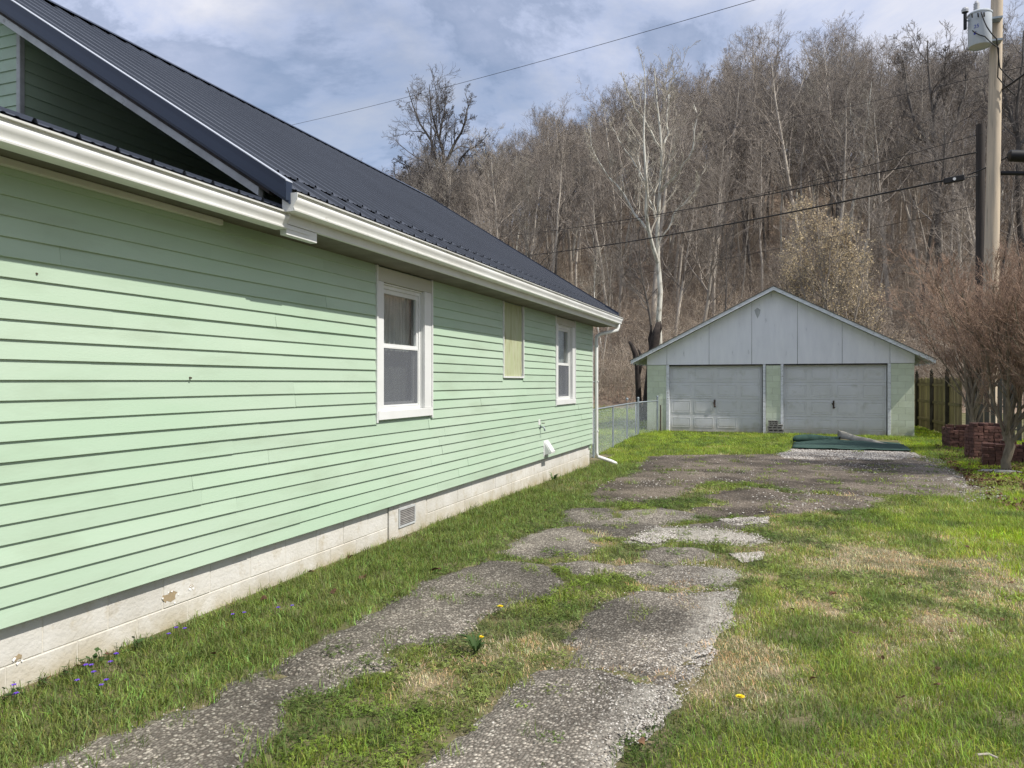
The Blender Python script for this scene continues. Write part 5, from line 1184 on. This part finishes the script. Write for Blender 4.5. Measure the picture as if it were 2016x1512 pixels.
# ---- bare multi-stemmed shrubs on the right
def shrub(loc, Hh, seed, label, lean=(0, 0), spread=.5, n0=8):
    gg = np.random.default_rng(seed); k = 4; P0 = np.zeros((1, k, 3)); P0[0, :, 2] = np.linspace(-.1, .75, k); P0[0, :, 0] = gg.normal(size=k) * .04; R0 = np.array([[.095, .08, .075, .075]])
    N_ = n0; kk = 8; P = np.zeros((N_, kk, 3)); az = 2 * pi * (np.arange(N_) + gg.random(N_) * .7) / N_; sp = gg.uniform(.35, 1.0, N_) * spread
    d = np.stack([np.cos(az) * sp + lean[0], np.sin(az) * sp + lean[1], np.ones(N_)], 1); d /= np.linalg.norm(d, axis=1, keepdims=True); P[:, 0] = P0[0, -1] + gg.normal(size=(N_, 3)) * np.array([.03, .03, .14]) - np.array([0, 0, .08])
    ln = (Hh - .7) * gg.uniform(.62, .95, N_)
    for i in range(1, kk): d = d + gg.normal(size=d.shape) * .13 + np.array([0, 0, .05]); d /= np.linalg.norm(d, axis=1, keepdims=True); P[:, i] = P[:, i - 1] + d * (ln / (kk - 1))[:, None]
    R = gg.uniform(.026, .045, (N_, 1)) * np.linspace(1, .35, kk)[None, :]
    Q1, R1 = grow(gg, P, R, 10, .15, 1, .50, (14, 38), 6, .12, .10, .6, .008, .4); Q2, R2 = grow(gg, Q1, R1, 7, .2, 1, .5, (14, 38), 5, .12, .10, .6, .005, .4)
    Q3, R3 = grow(gg, Q2, R2, 5, .25, 1, .6, (14, 38), 3, .12, .08, .7, .0035, .3); Q4, R4 = grow(gg, Q3, R3, 3, .3, 1, .6, (14, 38), 2, .12, .05, .8, .003, .3)
    t = empty('bare_shrub', (loc[0], loc[1], float(gz(*loc))), 0, label, 'shrub')
    v, f = merge([tubes(P0, R0, 10), tubes(P, R, 7)]); link('stem', mesh_np('stem', v, f, True), M['shrubwood'], t)
    v, f = merge([tubes(Q1, R1, 4)]); link('branches', mesh_np('branches', v, f), M['shrubwood'], t)
    v, f = merge([tubes(Q2, R2, 3), tubes(Q3, R3, 3), tubes(Q4, R4, 3)]); o = link('twigs', mesh_np('twigs', v, f), M['shrubtwig'], t); return t
pA = gpt(1985, 928); shrub(pA, 3.7, 61, 'bare multi stemmed shrub with thick trunk before the brick stacks at the right', (.16, 0), .48, 9)
pB = gpt(1940, 897); shrub((pB[0], pB[1] + 1.2), 4.6, 62, 'bare reddish twigged shrub leaning left behind the brick stacks', (.06, 0), .42, 12)
pC = gpt(2075, 935); shrub(pC, 4.2, 63, 'bare shrub at the right edge of the photo beside the brick stacks', (.0, 0), .5, 10)
shrub((6.9, 20.5), 4.8, 64, 'taller bare shrub behind the others at the right edge', (-.05, 0), .5, 10)

# the bare tree whose branch shadows cross the pad stands out of the picture on the right
add_tree(9.6, 16.4, 2, 'brown', .5, 1.0, 'yard_tree', 'bare yard tree right of the driveway whose branches shade the pad', None)
# ------------------------------------------------------------ grass, clover, straw
def tuft(seed, nb, R_, h, w, lean, seg=2, col_=(1, 1, 1), cv=.25, flat=0.0):
    g_ = np.random.default_rng(seed); a = g_.random(nb) * 6.28; r = R_ * np.sqrt(g_.random(nb)); b = np.stack([r * np.cos(a), r * np.sin(a), np.full(nb, -.006)], 1)
    ln = h * g_.uniform(.45, 1.15, nb); da = g_.random(nb) * 6.28; le = lean * g_.uniform(.2, 1.3, nb); D = np.stack([np.cos(da), np.sin(da), np.zeros(nb)], 1); Wd = np.stack([-np.sin(da + g_.normal(size=nb) * .6), np.cos(da), np.zeros(nb)], 1) * (w * g_.uniform(.6, 1.3, nb))[:, None]
    z = np.array([0, 0, 1.]); m1 = b + D * (ln * .35 * np.sin(le))[:, None] + z * (ln * .6 * np.cos(le * .6))[:, None]; t = m1 + D * (ln * .55 * np.sin(np.minimum(le * 1.9, 2.2)))[:, None] + z * (ln * .45 * np.cos(np.minimum(le * 1.6, 2.0)))[:, None]
    v = np.stack([b - Wd, b + Wd, m1 + Wd * .8, m1 - Wd * .8, t], 1).reshape(-1, 3); o = np.arange(nb)[:, None] * 5
    f = np.concatenate([o + [0, 1, 2], o + [0, 2, 3], o + [3, 2, 4]], 0); me = mesh_np('tuft', v, f)
    c = np.array(col_)[None] * (1 + cv * (g_.random((nb, 1)) * 2 - 1)) * (1 + .12 * g_.normal(size=(nb, 3))); c = np.repeat(np.clip(c, .2, 2), 5, 0); setcol(me, 'bladecol', c); return src(me, M['grass'])
def clover(seed, nb, R_, h, s_):
    g_ = np.random.default_rng(seed); a = g_.random(nb) * 6.28; r = R_ * np.sqrt(g_.random(nb)); C = np.stack([r * np.cos(a), r * np.sin(a), h * g_.uniform(.2, 1, nb)], 1)
    vs = []
    for q in range(nb):
        n_ = np.array([g_.normal() * .35, g_.normal() * .35, 1.0]); n_ /= np.linalg.norm(n_); u = np.cross(n_, [1, .2, 0]); u /= np.linalg.norm(u); w = np.cross(n_, u); th = g_.random() * 6.28; ss = s_ * g_.uniform(.6, 1.3)
        for k_ in range(3):
            b_ = th + k_ * 2.094; e = u * cos(b_) + w * sin(b_); p_ = u * cos(b_ + 1.57) + w * sin(b_ + 1.57)
            vs += [C[q], C[q] + e * ss * .6 + p_ * ss * .45, C[q] + e * ss * 1.1, C[q] + e * ss * .6 - p_ * ss * .45]
    v = np.array(vs); f = np.arange(len(v)).reshape(-1, 4); me = mesh_np('clover', v, f); c = np.repeat(np.clip(1 + .25 * g_.normal(size=(nb, 1)), .5, 1.6) * np.ones((nb, 3)), 12, 0); setcol(me, 'bladecol', c); return src(me, M['grass'])
TF = [tuft(1, 46, .075, .050, .0016, .8), tuft(2, 50, .08, .040, .0016, 1.1), tuft(3, 40, .07, .062, .0017, .7), tuft(4, 40, .065, .062, .0018, .9), tuft(5, 40, .065, .078, .0019, 1.15),
      tuft(6, 44, .08, .034, .0012, 1.5), tuft(7, 44, .08, .040, .0012, 1.3), clover(8, 46, .08, .028, .010), clover(9, 40, .08, .022, .007)]
def band(x0, x1, y0, y1, s):
    nx, ny = int((x1 - x0) / s), int((y1 - y0) / s); a, b = np.meshgrid(np.arange(nx), np.arange(ny)); x = x0 + (a.ravel() + g.random(nx * ny)) * s; y = y0 + (b.ravel() + g.random(nx * ny)) * s; return x, y, np.full(nx * ny, s)
bands = [band(-3.66, 6.0, 1.5, 6.5, .058), band(-3.66, 8.0, 6.5, 11, .075), band(-3.66, 9.5, 11, 17, .105), band(-9, 9.8, 17, 26.2, .14), band(-26, -4.6, 26.2, HILL0 + 1, .26), band(-16, -4.4, 14.6, 26.2, .2), band(3.7, 4.7, 26.2, 33, .2)]
X = np.concatenate([b[0] for b in bands]); Yv = np.concatenate([b[1] for b in bands]); Sp = np.concatenate([b[2] for b in bands])
d_ = -SP * X + CP * Yv; pxs = 1008 + 1480 * (CP * X + SP * Yv) / np.maximum(d_, .1)
keep = (d_ > 1.5) & (pxs > -250) & (pxs < 2300); 
keep &= ~((X < WX + .02) & (Yv < YF + .0)); keep &= ~((X > GX0 - .05) & (X < GX1 + .05) & (Yv > GY - .03))
X, Yv, Sp = X[keep], Yv[keep], Sp[keep]
sl_ = on_slab(X + g.normal(size=len(X)) * .030, Yv + g.normal(size=len(X)) * .030); edge = np.zeros(len(X))
near_slab = on_slab(X + .09, Yv) | on_slab(X - .09, Yv) | on_slab(X, Yv + .09) | on_slab(X, Yv - .09)
gravel_poly = [gpt(*p) for p in ((1528, 897), (1560, 884), (1680, 887), (1800, 891), (1812, 900), (1770, 908), (1600, 908), (1545, 905))]
gr2 = [gpt(*p) for p in ((1800, 893), (1850, 905), (1925, 935), (1990, 985), (1900, 992), (1880, 960), (1840, 925))]
carp = [gpt(1556, 888), gpt(1798, 894), gpt(1775, 868), gpt(1560, 858)]
wh_p = [[gpt(*p) for p in q] for q in ([(1412, 1025), (1515, 1020), (1512, 1034), (1440, 1040)], [(1435, 1092), (1505, 1088), (1500, 1104), (1462, 1110)], [(1250, 1056), (1330, 1048), (1335, 1066), (1270, 1078), (1225, 1070)], [(1300, 1360), (1345, 1330), (1400, 1275), (1420, 1290), (1370, 1350), (1330, 1400), (1270, 1465), (1240, 1470)])]
drive_poly = [gpt(*p) for p in ((200, 1560), (600, 1290), (900, 1100), (1150, 970), (1280, 905), (1860, 900), (1950, 960), (1700, 1010), (1530, 1090), (1470, 1180), (1380, 1380), (1260, 1560))]
ind = inpoly(X, Yv, drive_poly)
u1 = fnoise(X, Yv, .9, 1, 4); u2 = fnoise(X, Yv, 2.6, 21, 4); u3 = fnoise(X, Yv, .35, 40, 3); rr_ = g.random(len(X))
def blob(px, py, rx, ry, w=1.0):
    c = gpt(px, py); return w * np.exp(-(((X - c[0]) / rx) ** 2 + ((Yv - c[1]) / ry) ** 2))
dry = (u1 - .5) * 1.9 + (u2 - .5) * 1.2
dry = dry + blob(1480, 1330, .45, .45, .55) + blob(1290, 1330, .3, .3, .3) + blob(1560, 1420, .5, .25, .4) + blob(1700, 1120, .8, .7, .42) + blob(1780, 1180, .9, .5, .35) + blob(1620, 1090, .7, .9, .32) + blob(1700, 1390, .6, .2, .35) + blob(140, 1340, .5, .35, .5) + blob(900, 1340, .5, .4, .35) + blob(1040, 1290, .35, .35, .2)
dry = dry - .35 * ((X > 2.6) & (Yv > 6) & (Yv < 13)) - .30 * (X < -2.0) - .25 * (Yv > 19) + .12 * (near_slab & ~sl_)
shade_side = X < -2.35 - .05 * np.abs(Yv - 8) * 0
stripn = (X < -2.1 + .35 * (u3 - .5)) & (Yv < 15)
p_keep = np.where(sl_, 0.035 + .10 * (u2 > .62), np.where(ind, .92, 1.0)) * np.where(u2 < .30, .6, 1)
for pl, f_ in [(gravel_poly, .06), (gr2, .35)] + [(q, .25) for q in wh_p]: p_keep = np.where(inpoly(X, Yv, pl), p_keep * f_, p_keep)
p_keep = np.where(inpoly(X, Yv, carp), 0, p_keep)
k = rr_ < p_keep
X, Yv, Sp, dry, ind, stripn, u1, u2, u3, sl_ = [q[k] for q in (X, Yv, Sp, dry, ind, stripn, u1, u2, u3, sl_)]; n = len(X); r1 = g.random(n); r2 = g.random(n)
straw = dry + .60 * (r1 - .5) > .46
ix = np.where(r2 < .4, 0, np.where(r2 < .8, 1, 2)); ix = np.where(stripn & (r2 < .62), 3 + (r1 < .5), ix); ix = np.where(ind & (r2 < .55), np.where(r1 < .5, 7, 8), ix)
ix = np.where(~ind & ~stripn & (u3 > .56) & (r2 < .30), 7, ix)
lush = smooth01((u3 - .40) / .15 + .5 * smooth01((X - 2.2) / .6) * smooth01((13 - Yv) / 4)) * (X > 1.5)
ix = np.where((lush > .6) & (r2 > .7) & ~ind, 3, ix)
ix = np.where(straw, 5 + (r2 < .5), ix)
base = np.array([.285, .375, .050]); yl = np.array([.44, .58, .026]); dk = np.array([.14, .21, .045]); st_c = np.array([.62, .53, .34])
ly = (lush * .9 + .35 * smooth01((u1 - .45) / .2))[:, None]; tint = base * (1 - ly) + yl * ly
dkm = (smooth01((.50 - u2) / .14) * .85)[:, None]; tint = tint * (1 - dkm) + dk * dkm
tint = np.where(stripn[:, None], np.array([.200, .265, .060]) * (.70 + .5 * r1[:, None]), tint)
tint = np.where((ind & ~stripn)[:, None], tint * np.array([.80, .80, .8]), tint)
ps = smooth01((dry + .12) / .4)[:, None] * .35; tint = tint * (1 - ps) + np.array([.30, .28, .13]) * ps
tint = np.where(straw[:, None], st_c * (.75 + .5 * r1[:, None]) * np.where(g.random((n, 1)) < .3, np.array([1.05, .85, .7]), 1), tint); tint = tint * g.uniform(.62, 1.32, (n, 1))
tint = np.where((ix >= 7)[:, None], tint * np.array([.70, .76, .80]), tint)
sc = (Sp / .058) ** .62 * g.uniform(.75, 1.3, n); sc = np.where(ix >= 7, sc * 1.0, sc)
Z = gz(X, Yv) + np.where(sl_, .018, 0)
scatter('lawn_grass', np.column_stack([X, Yv, Z]), np.column_stack([g.normal(size=n) * .06, g.normal(size=n) * .06, g.random(n) * 6.28]), sc, ix, tint, TF, 'short lawn grass with dry patches either side of the driveway')

# ------------------------------------------------------------ loose stones
def stone(seed):
    bm = bmesh.new(); bmesh.ops.create_icosphere(bm, subdivisions=1, radius=1); r_ = random.Random(seed)
    for v in bm.verts: v.co = Vector((v.co.x * r_.uniform(.7, 1.2), v.co.y * r_.uniform(.6, 1.0), v.co.z * r_.uniform(.35, .6)))
    me = bpy.data.meshes.new('stone'); bm.to_mesh(me); bm.free(); return src(me, M['stone'])
ST = [stone(i) for i in range(5)]
sx, sy, ss_ = [], [], []
def pour(poly, n, s0, s1, xfun=None):
    a = np.array(poly); x = g.uniform(a[:, 0].min(), a[:, 0].max(), n); y = g.uniform(a[:, 1].min(), a[:, 1].max(), n); k = inpoly(x, y, poly)
    if xfun is not None: u = (x - a[:, 0].min()) / (a[:, 0].max() - a[:, 0].min()); k &= g.random(n) < xfun(u, x, y)
    sx.append(x[k]); sy.append(y[k]); ss_.append(g.uniform(s0, s1, k.sum()))
for si, P in enumerate(slabs):
    a = np.array(P); A_r = (a[:, 0].max() - a[:, 0].min()) * (a[:, 1].max() - a[:, 1].min()); nr_ = a[:, 1].mean() < 9
    if si in (2, 3, 4, 15): pour(P, int(A_r * 3000), .003, .008, lambda u, x, y: smooth01((u - .40 + .7 * (fnoise(x, y, 2.2, 50, 3) - .5)) / .45) * .9 + .04)
    elif si == 9: pour(P, int(A_r * 1500), .006, .013, lambda u, x, y: .4 + .5 * u)
    elif si in (10, 11, 12): pour(P, int(A_r * 130), .008, .018, lambda u, x, y: .15 + .8 * (fnoise(x, y, .9, 51, 3) > .56) * (u > .3))
    else: pour(P, int(A_r * (420 if nr_ else 220)), .003, .007 if nr_ else .012, lambda u, x, y: .10 + .5 * (fnoise(x, y, 1.7, 52, 3) > .6))
pour(gravel_poly, 15000, .012, .024, lambda u, x, y: .55 + .45 * (fnoise(x, y, 1.2, 53, 3) > .42)); pour(gr2, 2600, .010, .020, lambda u, x, y: .1 + .6 * (fnoise(x, y, 1.5, 54, 3) > .5))
for q in wh_p[:3]: pour(q, 2600, .006, .013)
pour(wh_p[3], 9000, .003, .008, lambda u, x, y: .12 + .8 * (fnoise(x, y, 3, 55, 3) > .52))
pour([gpt(*p) for p in ((1500, 890), (1840, 890), (1880, 925), (1500, 925))], 1500, .010, .020, lambda u, x, y: .5 * (fnoise(x, y, 1.1, 56, 3) > .5))
sx = np.concatenate(sx); sy = np.concatenate(sy); ss_ = np.concatenate(ss_); n = len(sx); os_ = on_slab(sx, sy)
gc = g.random(n)[:, None]; tint = np.where(gc < .42, np.array([.56, .53, .48]), np.where(gc < .75, np.array([.36, .33, .29]), np.array([.22, .19, .165]))) * g.uniform(.8, 1.15, (n, 1))
scatter('loose_gravel', np.column_stack([sx, sy, gz(sx, sy) + np.where(os_, .028, .010)]), np.column_stack([g.normal(size=n) * .25, g.normal(size=n) * .25, g.random(n) * 6.28]), ss_, g.integers(0, 5, n), tint, ST, 'loose pale limestone gravel scattered over the driveway')
print('grass', len(X), 'stones', n)

# ------------------------------------------------------------ flowers, leaves
def dandelion(px, py, label, s=1.0):
    x, y = gpt(px, py); z = float(gz(x, y)); t = empty('dandelion', (x, y, z), random.random() * 6, label, 'flower', 'dandelions in the grass'); h = .06 * s
    MB().tube([(0, 0, 0), (.004, 0, h * .6), (.006, .002, h)], .0018, 5).build('stem', M['stem'], t)
    mb = MB()
    for ring, (rr2, nn, zz2) in enumerate(((.020, 16, .0), (.015, 14, .003), (.009, 10, .006))):
        for i in range(nn):
            a = 2 * pi * i / nn + ring; c_, s_ = cos(a), sin(a); w = .0030
            mb.add([(.006 + c_ * .002 - s_ * w, .002 + s_ * .002 + c_ * w, h + zz2 * .5), (.006 + c_ * .002 + s_ * w, .002 + s_ * .002 - c_ * w, h + zz2 * .5), (.006 + c_ * rr2 * s + s_ * w, .002 + s_ * rr2 * s - c_ * w, h + zz2 + .004), (.006 + c_ * rr2 * s - s_ * w, .002 + s_ * rr2 * s + c_ * w, h + zz2 + .004)], [(0, 1, 2, 3)])
    mb.build('petals', M['yellow'], t); return t
dandelion(984, 1212, 'yellow dandelion in the middle strip beside the large dark slab', 1.0)
dandelion(947, 1272, 'yellow dandelion nearer the camera in the middle strip, above a grass clump', .9)
dandelion(1455, 1398, 'yellow dandelion in the lawn right of the driveway', 1.1)
def violet(px, py, label, s=1.0, n=3):
    x, y = gpt(px, py); x = max(x, WX + .08); z = float(gz(x, y)); t = empty('violet', (x, y, z), random.random() * 6, label, 'flower', 'violets in the grass by the house'); r_ = random.Random(px)
    for q in range(n):
        ox, oy, h = r_.uniform(-.05, .05), r_.uniform(-.05, .05), r_.uniform(.05, .085)
        MB().tube([(ox * .6, oy * .6, 0), (ox, oy, h)], .0014, 4).build('stem', M['stem'], t)
        mb = MB()
        for i in range(5):
            a = 2 * pi * i / 5 + q; c_, s_ = cos(a), sin(a); R2 = .015 * s; mb.add([(ox, oy, h), (ox + c_ * R2 * .6 - s_ * R2 * .5, oy + s_ * R2 * .6 + c_ * R2 * .5, h + .006), (ox + c_ * R2 * 1.2, oy + s_ * R2 * 1.2, h + .002), (ox + c_ * R2 * .6 + s_ * R2 * .5, oy + s_ * R2 * .6 - c_ * R2 * .5, h + .006)], [(0, 1, 2, 3)])
        mb.build('petals', M['violet'], t)
for i, (px, py, lb, n_) in enumerate(((190, 1337, 'brightest purple violet cluster in the bare patch by the foundation', 7), (213, 1362, 'small purple violet just below the brightest cluster', 3), (165, 1365, 'small purple violet left of the lower one, close to the wall', 3), (346, 1262, 'purple violet in the grass strip below the peeling foundation spot', 4),
        (241, 1308, 'purple violet above the brightest cluster beside the foundation', 3), (470, 1228, 'faint purple violet farther along the grass strip', 3), (557, 1216, 'farthest purple violet of the grass strip', 3), (30, 1385, 'pale purple violets at the left edge of the photo', 5))): violet(px, py, lb, .8, max(1, n_ // 2 + 1))
lf = []
for i in range(3):
    r_ = random.Random(i); mb = MB(); pts = []
    for j in range(9): a = 2 * pi * j / 9; R2 = (.035 if j % 2 == 0 else .024) * r_.uniform(.8, 1.2); pts.append((cos(a) * R2 * 1.3, sin(a) * R2, .012 * sin(2 * a + i) + .010))
    mb.add([(0, 0, .004)] + pts, [(0, j + 1, (j + 1) % 9 + 1) for j in range(9)]); me = bpy.data.meshes.new('leaf'); me.from_pydata(mb.v, [], mb.f); me.materials.append(M['leaf']); lf.append(me)
spots = [(1772, 1388), (1845, 1362), (1682, 1257), (1735, 1306), (1990, 1157), (1875, 1255), (460, 1215), (520, 1190), (1262, 1478), (1640, 1180), (1775, 1160), (690, 1105), (600, 1133), (1975, 1231), (1600, 1350), (420, 1300), (255, 1275), (180, 1295), (130, 1318), (60, 1345), (1240, 868), (1260, 858), (1215, 884), (1075, 1010), (860, 1130), (715, 1145), (655, 1175), (1560, 1210), (1905, 1085), (1850, 1330)]
for i, (px, py) in enumerate(spots):
    x, y = gpt(px, py); x = max(x, WX + .06); o = link('fallen_leaf', lf[i % 3], None, None, (x, y, float(gz(x, y)) + .035), (random.uniform(-.5, .5), random.uniform(-.5, .5), random.random() * 6)); s_ = random.uniform(.6, 1.0) * (1.0 if py < 1200 else .7); o.scale = (s_,) * 3
    tag(o, 'dry brown curled leaf lying in the grass', 'leaf', 'fallen leaves in the grass')
x, y = gpt(1925, 1500); tag(MB().tube([(0, 0, .02), (.04, .01, .026), (.07, -.005, .022)], [.005, .005, .004], 6).build('stick', M['bark'], None, loc=(x, y, float(gz(x, y)) + .01)), 'short pale stick in the grass at the bottom right', 'stick')
LS = [src(me.copy()) for me in lf]
lit_poly = [gpt(*p) for p in ((1842, 878), (1900, 892), (2100, 920), (2200, 1000), (2016, 1010), (1930, 985), (1895, 940), (1850, 905))]
a_ = np.array(lit_poly); lx = g.uniform(a_[:, 0].min(), a_[:, 0].max(), 5200); ly_ = g.uniform(a_[:, 1].min(), a_[:, 1].max(), 5200); k = inpoly(lx, ly_, lit_poly) & (g.random(5200) < .25 + .75 * (fnoise(lx, ly_, 1.1, 60, 3) > .45)); lx, ly_ = lx[k], ly_[k]; n_ = len(lx)
scatter('leaf_litter', np.column_stack([lx, ly_, gz(lx, ly_) + g.uniform(.005, .04, n_)]), np.column_stack([g.normal(size=n_) * .4, g.normal(size=n_) * .4, g.random(n_) * 6.28]), g.uniform(.5, 1.1, n_), g.integers(0, 3, n_), None, LS, 'brown leaf litter drifted around the brick stacks and shrubs')
# ivy-like dark weeds along the foundation
wd = []
for i in range(9):
    y_ = 2.55 + i * .11 + random.uniform(-.04, .04); x_ = WX + .05 + random.random() * .06; mb = MB()
    for j in range(9):
        a = random.random() * 6.28; r_ = random.uniform(.01, .05); c_ = Vector((r_ * cos(a), r_ * sin(a), random.uniform(.02, .08))); s_ = random.uniform(.012, .022); u_ = Vector((random.gauss(0, 1), random.gauss(0, 1), random.gauss(0, .4))).normalized(); w_ = u_.cross(Vector((0, .3, 1))).normalized()
        mb.add([c_ - u_ * s_, c_ + w_ * s_ * .8, c_ + u_ * s_, c_ - w_ * s_ * .8], [(0, 1, 2, 3)]); mb.tube([(0, 0, 0), tuple(c_)], .0012, 3)
    tag(mb.build('leafy_weed', M['clover'], None, loc=(x_, y_, float(gz(x_, y_)))), 'small dark leafy weed against the near end of the foundation', 'weed', 'leafy weeds along the foundation')
for px, py, s_, lb in ((1090, 950, 1.6, 'bright leafy weed by the foundation below the dryer vent'), (937, 1290, 1.2, 'grass clump with a dandelion in the middle strip')):
    x, y = gpt(px, py); mb = MB()
    for j in range(26):
        a = random.random() * 6.28; l_ = random.uniform(.06, .13) * s_; d = Vector((cos(a), sin(a), 0)); w_ = Vector((-d.y, d.x, 0)) * .006 * s_
        m1 = d * l_ * .35 + Vector((0, 0, l_ * .7)); t_ = d * l_ * .8 + Vector((0, 0, l_ * .8)); mb.add([-w_ * .5, w_ * .5, m1 + w_, t_, m1 - w_], [(0, 1, 2, 4), (4, 2, 3)])
    tag(mb.build('leafy_weed', M['stem'] if s_ > 1.3 else M['clover'], None, loc=(x, y, float(gz(x, y)))), lb, 'weed')
